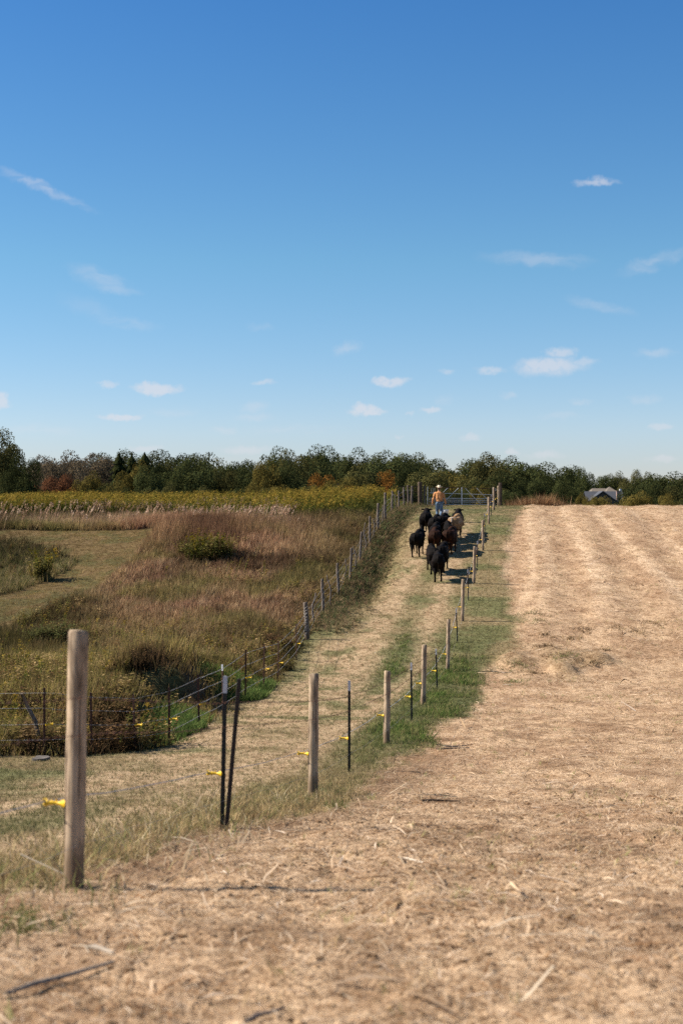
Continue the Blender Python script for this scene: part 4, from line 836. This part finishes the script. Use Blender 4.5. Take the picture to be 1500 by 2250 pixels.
# ------------------------------------------------------------------ trees
def crown_np(seed, nb, nl, leaf, kind='round'):
    r = np.random.default_rng(seed)
    if kind == 'pine':
        pz = r.random(nl)**.8; a = r.random(nl)*6.283; lay = np.floor(pz*13)/13; fr = (pz-lay)*13
        rad = (1-pz)**.5*.42*(.35+.65*(1-fr))*(.6+.55*_T[(a*9/6.283*3).astype(int) % 256, (lay*13).astype(int)]); rad = rad*np.sqrt(.15+.85*r.random(nl))
        P = np.stack([np.cos(a)*rad, np.sin(a)*rad, .06+.94*pz-rad*.25], 1); Nn = np.stack([np.cos(a), np.sin(a), .6+0*a], 1); tone = .65+.6*r.random(nl)
    else:
        c = r.normal(0, 1, (nb, 3)); c /= np.linalg.norm(c, axis=1)[:, None]; c *= (r.random(nb)**.45)[:, None]; c[:, 2] = np.where(c[:, 2] < -.5, c[:, 2]*.8, c[:, 2])
        B = np.stack([c[:, 0]*.33, c[:, 1]*.33, .54+c[:, 2]*.33], 1); br = .12+.09*r.random(nb); bt = .8+.4*r.random(nb)
        k = r.integers(0, nb, nl); d = r.normal(0, 1, (nl, 3)); d /= np.linalg.norm(d, axis=1)[:, None]; q = .6+.41*r.random(nl)**.6
        P = B[k]+d*(br[k]*q)[:, None]; Nn = d+r.normal(0, .55, (nl, 3)); tone = bt[k]*(.78+.44*r.random(nl))
    Nn = Nn/np.linalg.norm(Nn, axis=1)[:, None]; t = r.normal(0, 1, (nl, 3)); t -= Nn*(t*Nn).sum(1)[:, None]; t /= np.linalg.norm(t, axis=1)[:, None]; b = np.cross(Nn, t)
    s = leaf*(.6+.8*r.random(nl)); t = t*s[:, None]; b = b*(s*.6)[:, None]
    V = np.stack([P-t, P-b+Nn*s[:, None]*.15, P+t, P+b], 1).reshape(-1, 3); i = np.arange(nl)*4
    T = np.concatenate([np.stack([i, i+1, i+2], 1), np.stack([i, i+2, i+3], 1)]); hue = r.normal(0, .07, (nl, 1))
    C = tone[:, None]*np.concatenate([1+hue, np.ones((nl, 1)), 1-hue], 1); C = np.repeat(C, 4, 0)
    return np_mesh('crown', V, T, np.clip(C, 0, 3))
def trunk_mesh(seed, bare=False):
    r = random.Random(seed); bm = bmesh.new()
    def br(p, d, L, rad, dep):
        P = [p]; q = p
        for k in range(4): d = (d+Vector((r.gauss(0, .12), r.gauss(0, .12), r.gauss(0, .05)+.05))).normalized(); q = q+d*L/4; P.append(q)
        ring_tube(bm, P, [rad*(1-.15*k) for k in range(5)], 6 if dep < 2 else 4)
        if dep < (4 if bare else 2):
            for _ in range(r.randint(3, 4)):
                s_ = P[r.randint(2, 4)]; nd = (d*.6+Vector((r.gauss(0, .6), r.gauss(0, .6), .35+r.random()*.4))).normalized(); br(s_, nd, L*.62, rad*.5, dep+1)
    br(Vector((0, 0, -.03)), Vector((0, 0, 1)), .38, .022, 0)
    me = bpy.data.meshes.new('trunk'); bm.to_mesh(me); bm.free(); return me
BARK = simple('bark', (.12, .09, .07), (.06, .045, .035), 12, .95); PBARK = simple('pale_bark', (.34, .30, .24), (.22, .19, .15), 12, .95)
CR = [crown_np(600+i, 26, 24000, .0105) for i in range(7)]; PI = [crown_np(620+i, 0, 12000, .015, 'pine') for i in range(2)]; SPARSE = [crown_np(630+i, 60, 3600, .009) for i in range(2)]
TR = [trunk_mesh(640+i) for i in range(3)]; BT = [trunk_mesh(650+i, True) for i in range(2)]
for m_ in CR+PI+SPARSE: m_.materials.append(LEAF)
for m_ in TR: m_.materials.append(BARK)
for m_ in BT: m_.materials.append(PBARK)
SKY = [(-80,962),(0,958),(30,962),(55,995),(75,1008),(150,1000),(200,1006),(240,1000),(320,1001),(345,1006),(375,993),(450,993),(480,1000),(530,1004),(560,1001),(600,993),(650,989),(700,988),(750,994),(800,998),(850,1002),(900,1000),(940,1010),(980,1019),(1020,1011),(1075,1009),(1110,1019),(1165,1009),(1200,1021),(1250,1014),(1270,1030),(1300,1026),(1350,1029),(1400,1033),(1450,1038),(1490,1046),(1580,1055)]
def sky_y(px): return float(np.interp(px, [a for a, b in SKY], [b for a, b in SKY]))
tr = random.Random(11)
GRN = {'dark green': (.042,.048,.018), 'olive green': (.082,.076,.027), 'mid green': (.056,.063,.023), 'orange brown': (.19,.09,.022), 'reddish brown': (.15,.066,.034), 'yellowish green': (.14,.11,.03), 'grey brown': (.11,.085,.055), 'rusty brown': (.22,.125,.065)}
def place(px):
    for lim, s in ((60, 'at the far left edge'), (190, 'above the left end of the goldenrod'), (340, 'in the left part of the far wood'), (520, 'behind the pale plume grass'), (700, 'behind the middle of the goldenrod'), (860, 'behind the rusty panel gate'), (960, 'behind the thick corner post'), (1100, 'behind the silver gate'), (1250, 'just right of the gate, past the field crest'), (1380, 'beside the grey roofed house'), (9999, 'right of the house')):
        if px < lim: return s
def tree(px, top, Y, wpx, colr, kind='round', low=None, lab=None, nm=None, grp='trees of the far wood'):
    x = (px-750)/FPX*Y; zt = (1125-top)/FPX*Y; zb = float(prof(Y))-.1; H = zt-zb; Wd = wpx/FPX*Y
    rz = tr.random()*6.28; c = GRN[colr]; v = tr.uniform(.85, 1.2)
    nm = nm or {'round': 'broadleaf_tree', 'pine': 'pine_tree', 'bare': 'sparse_tree', 'shrub': 'shrub'}[kind]
    t = empty(nm, (x, Y, zb), rz)
    me = {'round': tr.choice(CR), 'shrub': tr.choice(CR), 'pine': tr.choice(PI), 'bare': tr.choice(SPARSE)}[kind]
    o = link('crown', me, None, t); o.color = (c[0]*v, c[1]*v, c[2]*v, 1)
    w_ = Wd/.86 if kind != 'pine' else Wd/.7
    if kind == 'shrub': o.scale = (w_, w_, H/.86); o.location.z = -.12*H
    elif kind == 'pine': o.scale = (w_, w_, H)
    else:
        lo = .10 if low is None else low; o.scale = (w_, w_, H*(1-lo)/.86); o.location.z = H*(lo-.08)
    b = link('trunk', tr.choice(BT if kind == 'bare' else TR), None, t); b.scale = (w_*.8, w_*.8, H*.8)
    row = {'round': '', 'pine': '', 'bare': '', 'shrub': ''}[kind]
    lab = lab or f"{colr} {dict(round='leafy tree', pine='pine', bare='thin half bare tree', shrub='bush')[kind]} {place(px)}"
    tag(t, lab, 'bush' if kind == 'shrub' else 'tree', grp); return t
# tall tree at the left edge
tree(4, 950, 112, 130, 'olive green', low=.1, lab='tallest olive green tree at the left edge of the photo', grp=None)
tree(52, 1000, 106, 100, 'dark green', low=.05); tree(-60, 975, 118, 120, 'mid green')
for px in (262, 290, 318): tree(px, 997+tr.uniform(-3, 4), 126+tr.uniform(-3, 3), 95, 'dark green', 'pine')
for px, tp in ((105, 1002), (156, 995), (205, 1001), (850, 990)): tree(px, tp, 168, 62, 'grey brown' if px < 300 else 'olive green', 'bare')
px = -90
while px < 1590:      # back row closes the gaps
    c = tr.choice(['mid green', 'olive green', 'dark green']) if px > 240 else 'grey brown'
    if not (1222 < px < 1430): tree(px, sky_y(px)+tr.uniform(6, 14), tr.uniform(175, 190), tr.uniform(120, 160), c, low=.0)
    px += tr.uniform(60, 80)
px = 80
while px < 1590:      # main row
    w = tr.uniform(105, 160); c = tr.choice(['dark green', 'mid green', 'olive green', 'dark green', 'mid green'])
    if px < 240: c = 'grey brown'
    if not (1228 < px < 1425): tree(px, sky_y(px)+tr.uniform(-6, 5), tr.uniform(128, 158), w, c)
    px += tr.uniform(22, 38)
for px in (1215, 1240, 1262, 1285, 1310, 1335, 1360, 1385, 1410, 1432): tree(px, sky_y(px)+tr.uniform(0, 7), tr.uniform(375, 410), 62, tr.choice(['mid green', 'olive green']), low=.02)
px = 95
while px < 1590:      # second row, lower and nearer
    w = tr.uniform(75, 125); c = tr.choice(['dark green', 'mid green', 'olive green', 'yellowish green']); tp = sky_y(px)+tr.uniform(18, 40)
    if px < 190: c = 'reddish brown'; tp = 1043+tr.uniform(0, 8)
    if 690 < px < 860: c = tr.choice(['orange brown', 'olive green', 'yellowish green', 'mid green']); tp = 1022+tr.uniform(0, 16)
    if px > 1090: tp = max(tp, 1048+tr.uniform(0, 12))
    if not (1225 < px < 1418): tree(px, tp, tr.uniform(112, 124), w, c, low=.03)
    px += tr.uniform(38, 60)
tree(1422, 1052, 119, 88, 'mid green', low=.0); tree(1240, 1055, 120, 60, 'mid green', low=.0)
px = -20
while px < 1590:      # bushes along the edge
    w = tr.uniform(50, 90); c = tr.choice(['dark green', 'mid green', 'olive green', 'dark green', 'yellowish green']); tp = 1060+tr.uniform(0, 16)
    if 100 < px < 190: c = 'orange brown'
    if 740 < px < 850: c = 'reddish brown' if tr.random() < .6 else 'orange brown'; tp = 1068
    if 1130 < px < 1235: tp = 1078; c = 'dark green'
    if 1258 < px < 1380: tp = (1099 if px > 1334 else 1087)+tr.uniform(-3, 3); w = 40; c = 'yellowish green'
    if px > 1380: tp += 14
    tree(px, tp, tr.uniform(103, 109), w, c, 'shrub', grp='bushes along the edge of the far wood')
    px += tr.uniform(24, 38) if not 1258 < px < 1380 else 24

# the wood goes on to either side of the view
for px in list(range(-420, -110, 45))+list(range(1620, 1900, 45)):
    sd_ = 'left' if px < 0 else 'right'; tp0 = 985 if px < 0 else 1050
    tree(px, tp0+tr.uniform(-5, 12), tr.uniform(128, 158), 140, tr.choice(['dark green', 'mid green', 'olive green']), lab=f'leafy tree of the far wood, beyond the {sd_} edge of the photo', grp='trees outside the view')
    tree(px+20, tp0+45+tr.uniform(0, 10), tr.uniform(104, 112), 95, tr.choice(['dark green', 'mid green', 'olive green']), 'shrub', lab=f'bush below the far wood, beyond the {sd_} edge of the photo', grp='bushes outside the view')

# ------------------------------------------------------------------ house past the field
YH = 330.; SH = YH/FPX
def H(px, py, dy=0): return Vector(((px-750)*SH, YH+dy, (1125-py)*SH))
def poly_prism(faces, parent, name, mat, off):
    bm = bmesh.new()
    for f in faces: bm.faces.new([bm.verts.new(Vector(v)-off) for v in f])
    o = obj(name, bm, mat, parent); m_ = o.modifiers.new('t', 'SOLIDIFY'); m_.thickness = .18; return o
SLATE = simple('slate_shingles', (.065, .068, .08), (.045, .048, .06), 3, .8); SIDING = simple('grey_siding', (.20, .20, .22), (.15, .15, .17), 3, .8); BRICK = simple('chimney_brick', (.34, .24, .20), (.22, .14, .12), 20, .9)
h0 = Vector(((1325-750)*SH, YH, -4.6)); hs_ = empty('house', h0); tag(hs_, 'house with a blue grey roof, front gable and brick chimney showing above the field crest', 'house')
zr = H(0, 1079.5).z; ze = zr-3.0; xl, xr = H(1283, 0).x, H(1367, 0).x; xa = H(1313.6, 0).x; YF = YH-4.2; YB = YH+4.2
poly_prism([[(xl, YF, ze), (xr, YF, ze), (xr, YH, zr), (xl, YH, zr)], [(xl, YH, zr), (xr, YH, zr), (xr, YB, ze), (xl, YB, ze)]], hs_, 'roof', SLATE, h0)
gw_ = 3.0*14/10; yg = YF-1.8
poly_prism([[(xa-gw_, yg, ze), (xa, yg, zr+.02), (xa, YH+.2, zr+.02), (xa-gw_, YF+.1, ze)], [(xa, yg, zr+.02), (xa+gw_, yg, ze), (xa+gw_, YF+.1, ze), (xa, YH+.2, zr+.02)]], hs_, 'gable_roof', SLATE, h0)
bm = bmesh.new(); box(bm, ((xl+xr)/2-h0.x, 0, (ze-4.6)/2+4.6-.35-0*1), ((xr-xl)-.8, 7.6, ze+4.6-.3)); obj('wall', bm, SIDING, hs_).location = (0, 0, -(ze-4.6)/2-4.6+.35+(ze+4.6-.3)/2)
bm = bmesh.new(); vs = [bm.verts.new(Vector(v)-h0) for v in ((xa-gw_+.5, yg+.35, -4.6), (xa+gw_-.5, yg+.35, -4.6), (xa+gw_-.5, yg+.35, ze+.1), (xa, yg+.35, zr-.35), (xa-gw_+.5, yg+.35, ze+.1))]; f_ = bm.faces.new(vs)
r_ = bmesh.ops.extrude_face_region(bm, geom=[f_]); bmesh.ops.translate(bm, verts=[g_ for g_ in r_['geom'] if isinstance(g_, bmesh.types.BMVert)], vec=(0, 1.6, 0)); obj('gable_wall', bm, simple('dark_gable_siding', (.07, .06, .06), None, 4, .9), hs_)
c0 = H(1351, 1082); bm = bmesh.new(); box(bm, (c0.x-h0.x, -3.4, c0.z-h0.z-1.4), (.85, .8, 3.2)); box(bm, (c0.x-h0.x, -3.4, c0.z-h0.z+.25), (1.0, .95, .16)); obj('chimney', bm, BRICK, hs_)
c0 = H(1363.5, 1076); bm = bmesh.new(); box(bm, (c0.x-h0.x, .6, c0.z-h0.z-.6), (.5, .5, 1.6)); obj('flue', bm, WPL, hs_)
h1 = Vector(((1325-750)*SH*1.08, YH*1.08, -4.6)); S8 = 1.08; hb = empty('house', h1); tag(hb, 'house behind with a brownish hipped roof peeking above the blue grey roof', 'house')
def H2(px, py, dy=0): return Vector(((px-750)*SH*S8, YH*S8+dy, (1125-py)*SH*S8))
BR = simple('brown_shingles', (.15, .12, .095), (.10, .085, .07), 3, .85); A = [H2(1292,1085,-4), H2(1352,1085,-4), H2(1352,1085,5), H2(1292,1085,5)]; r1, r2 = H2(1300,1073), H2(1328,1073)
poly_prism([[A[0], A[1], r2, r1], [A[1], A[2], r2], [A[2], A[3], r1, r2], [A[3], A[0], r1]], hb, 'roof', BR, h1)
B_ = [H2(1322,1082,-5), H2(1349,1082,-5), H2(1349,1082,2), H2(1322,1082,2)]; pk = H2(1335,1069.5,-1.5); poly_prism([[B_[0], B_[1], pk], [B_[1], B_[2], pk], [B_[2], B_[3], pk], [B_[3], B_[0], pk]], hb, 'hipped_roof', BR, h1)
bm = bmesh.new(); box(bm, (0, .5, 2.2), (5.8, 7.5, 4.4+2.6)); obj('wall', bm, SIDING, hb)

# ------------------------------------------------------------------ single plants and stalks
def plant(name, px, py, n_, rad, h, temps, cols, lb, cat, sd, w=None, lean=.2):
    y_ = GY(py); x_ = (px-750)/FPX*y_; r = np.random.default_rng(sd); a = r.random(n_)*6.28; q = np.sqrt(r.random(n_))*rad
    px_ = q*np.cos(a); py_ = q*np.sin(a); zz = gz(px_+x_, py_+y_)-g1(x_, y_)
    root = empty(name, (x_, y_, g1(x_, y_)))
    hh = h*(.6+.5*r.random(n_))*(1-.35*(q/rad)**2)
    build('foliage', temps, px_, py_, hh, hh*(w or 1), pick(r, n_, cols), GRASS, sd, lean, parent=root, z=zz-.02)
    if h < .3: return tag(root, lb, cat)
    bm = bmesh.new()
    for k in range(min(9, n_)): ring_tube(bm, [(px_[k]*.03, py_[k]*.03, -.06), (px_[k]*.5, py_[k]*.5, zz[k]*.5+hh[k]*.3), (px_[k]*1.1, py_[k]*1.1, zz[k]+hh[k]*.7)], [.01, .007, .004], 5)
    obj('stems', bm, simple('weed_stem', (.16, .11, .06), None, 9), root); tag(root, lb, cat); return root
GG = [(.12,.115,.035), (.19,.155,.05), (.06,.065,.022)]
plant('goldenrod_bush', 455, 1228, 150, 1.25, 1.3, GF+GW, GG, 'large green bush with yellow flower tops amid the purple meadow grass', 'bush', 701)
plant('goldenrod_bush', 92, 1262, 46, .36, 1.35, GF+GW, [(.24,.19,.06), (.13,.13,.04)], 'small yellow topped bush at the edge of the mown path', 'bush', 702)
plant('dark_weed', 482, 1352, 30, .3, .55, GW, [(.05,.035,.025), (.08,.05,.035)], 'clump of dead near black weed stalks in the meadow', 'weed', 703, .6)
plant('bramble_heap', 610, 1420, 90, .7, .42, GW, [(.10,.06,.035), (.16,.09,.05), (.07,.05,.03)], 'dark brown heap of dead brambles left of the thick grey post', 'weed', 704, 1.2, .4)
plant('round_bush', 120, 1415, 110, .85, .75, GW, [(.08,.09,.035), (.11,.11,.04), (.06,.06,.025)], 'rounded dark green bush below the mown path', 'bush', 705)
plant('dry_grass_clump', 345, 1492, 120, .8, .95, [blade_t(7, 720+i, .5, 1.1, .012) for i in range(4)], [(.45,.36,.20), (.36,.27,.15)], 'arching straw coloured dry grass clump above the green patch in the dip', 'grass clump', 706, 1.2)
plant('grass_tuft', 740, 1782, 14, .13, .17, GT2, [(.13,.16,.05), (.2,.2,.08)], 'small green grass tuft right of the second wooden post', 'grass clump', 707)
plant('grass_tuft', 400, 1628, 26, .25, .14, GT2, [(.06,.10,.03), (.09,.13,.04)], 'dark green grass tuft on the bare lane right of the rusty posts', 'grass clump', 708)
plant('grass_tuft', 760, 1450, 60, .6, .12, GT2, [(.06,.09,.03), (.10,.12,.045)], 'flat green tuft in the middle of the tan lane', 'grass clump', 709)
for i, (x0, y0, x1, y1, r_, c_, lb) in enumerate([(10,2190,250,2128,.010,(.30,.24,.19),'long grey brown stalk lying at the lower left'), (540,2250,625,2205,.009,(.18,.14,.12),'dark stalk lying at the bottom middle'),
        (190,2085,250,2100,.011,(.30,.25,.20),'pale husk stalk lying right of the green tuft, lower left'), (925,1768,1010,1764,.012,(.12,.08,.05),'dark stick lying on the field right of the second wooden post'),
        (960,1648,1030,1644,.014,(.12,.09,.07),'thin dark stick near the fence on the upper field'), (875,1885,945,1893,.007,(.6,.52,.42),'straight pale straw stalk in the middle of the near field')]):
    a, b = G(x0, min(y0, 2249)), G(x1, y1); bm = bmesh.new(); A = Vector((*a, g1(*a)+r_*1.2)); B = Vector((*b, g1(*b)+r_*1.2)); m = A.lerp(B, .5); m.z = max(m.z, g1(m.x, m.y)+r_*1.3); m += Vector((.01, .015, 0))
    ring_tube(bm, [A-A, A.lerp(m, .5)-A+Vector((0, .008, .004)), m-A, B-A], [r_*.8, r_, r_*.9, r_*.6], 8); o = obj('dry_stalk', bm, simple('stalk', c_, None, 30, .9), None, True); o.location = A; tag(o, lb, 'stalk', 'stray stalks on the field')

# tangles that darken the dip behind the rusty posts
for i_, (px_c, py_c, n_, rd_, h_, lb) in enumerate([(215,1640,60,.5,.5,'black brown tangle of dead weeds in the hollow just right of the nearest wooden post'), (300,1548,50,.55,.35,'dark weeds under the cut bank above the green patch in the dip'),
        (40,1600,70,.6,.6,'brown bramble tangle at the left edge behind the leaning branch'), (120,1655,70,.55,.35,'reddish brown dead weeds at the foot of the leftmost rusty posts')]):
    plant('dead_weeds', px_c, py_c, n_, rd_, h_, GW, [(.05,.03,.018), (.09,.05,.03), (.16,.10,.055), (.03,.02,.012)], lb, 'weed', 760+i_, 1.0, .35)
# labels of look-alike trees: count them from the left
from collections import defaultdict
byl = defaultdict(list)
for o in col.objects:
    if o.parent is None and o.get('group', '').endswith('far wood'): byl[o['label']].append(o)
ordn = ['leftmost', 'second from left', 'third from left', 'fourth from left', 'fifth from left', 'sixth from left', 'seventh from left', 'eighth from left', 'ninth from left', 'tenth from left']
for lb, L in byl.items():
    if len(L) > 1:
        for k, o in enumerate(sorted(L, key=lambda o: o.location.x/o.location.y)): o['label'] = lb+', '+(ordn[k] if k < 10 else 'further right')

for i_, (pxc, h_, lb) in enumerate([(1128, 1.0, 'lowest'), (1158, 1.35, 'second from left'), (1190, 1.5, 'tallest middle'), (1214, 1.55, 'fourth from left'), (1246, 1.0, 'rightmost')]):
    yr = 95.+i_*.4; xr_ = (pxc-750)/FPX*yr; r = np.random.default_rng(800+i_); n_ = 150; a = r.random(n_)*6.28; q = np.sqrt(r.random(n_))*.62; qx, qy = q*np.cos(a), q*np.sin(a)
    root = empty('dry_reeds', (xr_, yr, g1(xr_, yr)-.05)); hh = (h_+.15)*(.6+.5*r.random(n_))
    build('stalks', [blade_t(5, 810+i_*5+k, .35, .35, .022) for k in range(3)], qx, qy, hh, hh*.55, pick(r, n_, [(.24,.13,.065), (.34,.22,.12), (.13,.065,.035)]), GRASS, 820+i_, .22, parent=root, z=gz(xr_+qx, yr+qy)-g1(xr_, yr))
    tag(root, lb+' clump of rusty brown dry reeds on the field crest near the gate', 'reeds', 'dry reeds on the field crest')
yr = GY(2035); plant('grass_tuft', 40, 2035, 90, .33, .12, GT2, [(.10,.135,.04), (.16,.17,.06), (.26,.22,.11)], 'blurred green grass patch at the left edge nearest the viewer', 'grass clump', 770)

XS, YS, HS, WS, CS = [], [], [], [], []
for (pxc, pyc, rx_, gn) in [(1170,1350,.5,1), (1178,1372,.35,1), (1192,1398,.35,0), (1196,1425,.4,0), (1215,1452,.3,0), (1108,1470,.45,1), (1140,1466,.3,1), (1282,1386,.5,0), (1352,1382,.5,0), (1250,1402,.4,0), (1402,1388,.4,0), (1330,1425,.35,0), (1242,1458,.3,1), (1300,1462,.25,0), (1125,1503,.4,1), (1440,1372,.4,0), (1175,1480,.3,0)]:
    gx, gy = G(pxc, pyc); r = np.random.default_rng(pxc); N = 60; a = r.random(N)*6.28; q = r.random(N)*rx_*1.5
    XS.append(gx+q*np.cos(a)*1.3); YS.append(gy+q*np.sin(a)*1.6); h = .10*(.3+1.2*r.random(N))*(1.2-.6*q/rx_/1.5); HS.append(h); WS.append(h*1.5)
    CS.append(pick(r, N, [(.12,.135,.05), (.17,.17,.07), (.26,.21,.11)] if gn else [(.28,.19,.11), (.18,.12,.065), (.40,.29,.17), (.09,.055,.03)]))
x, y, h, w, c = map(np.concatenate, (XS, YS, HS, WS, CS))
build('field_weeds', GT2, x, y, h, w, c, GRASS, 901, .45, .0, -.01, 'brown and green weed clumps across the middle of the harvested field', 'weeds')
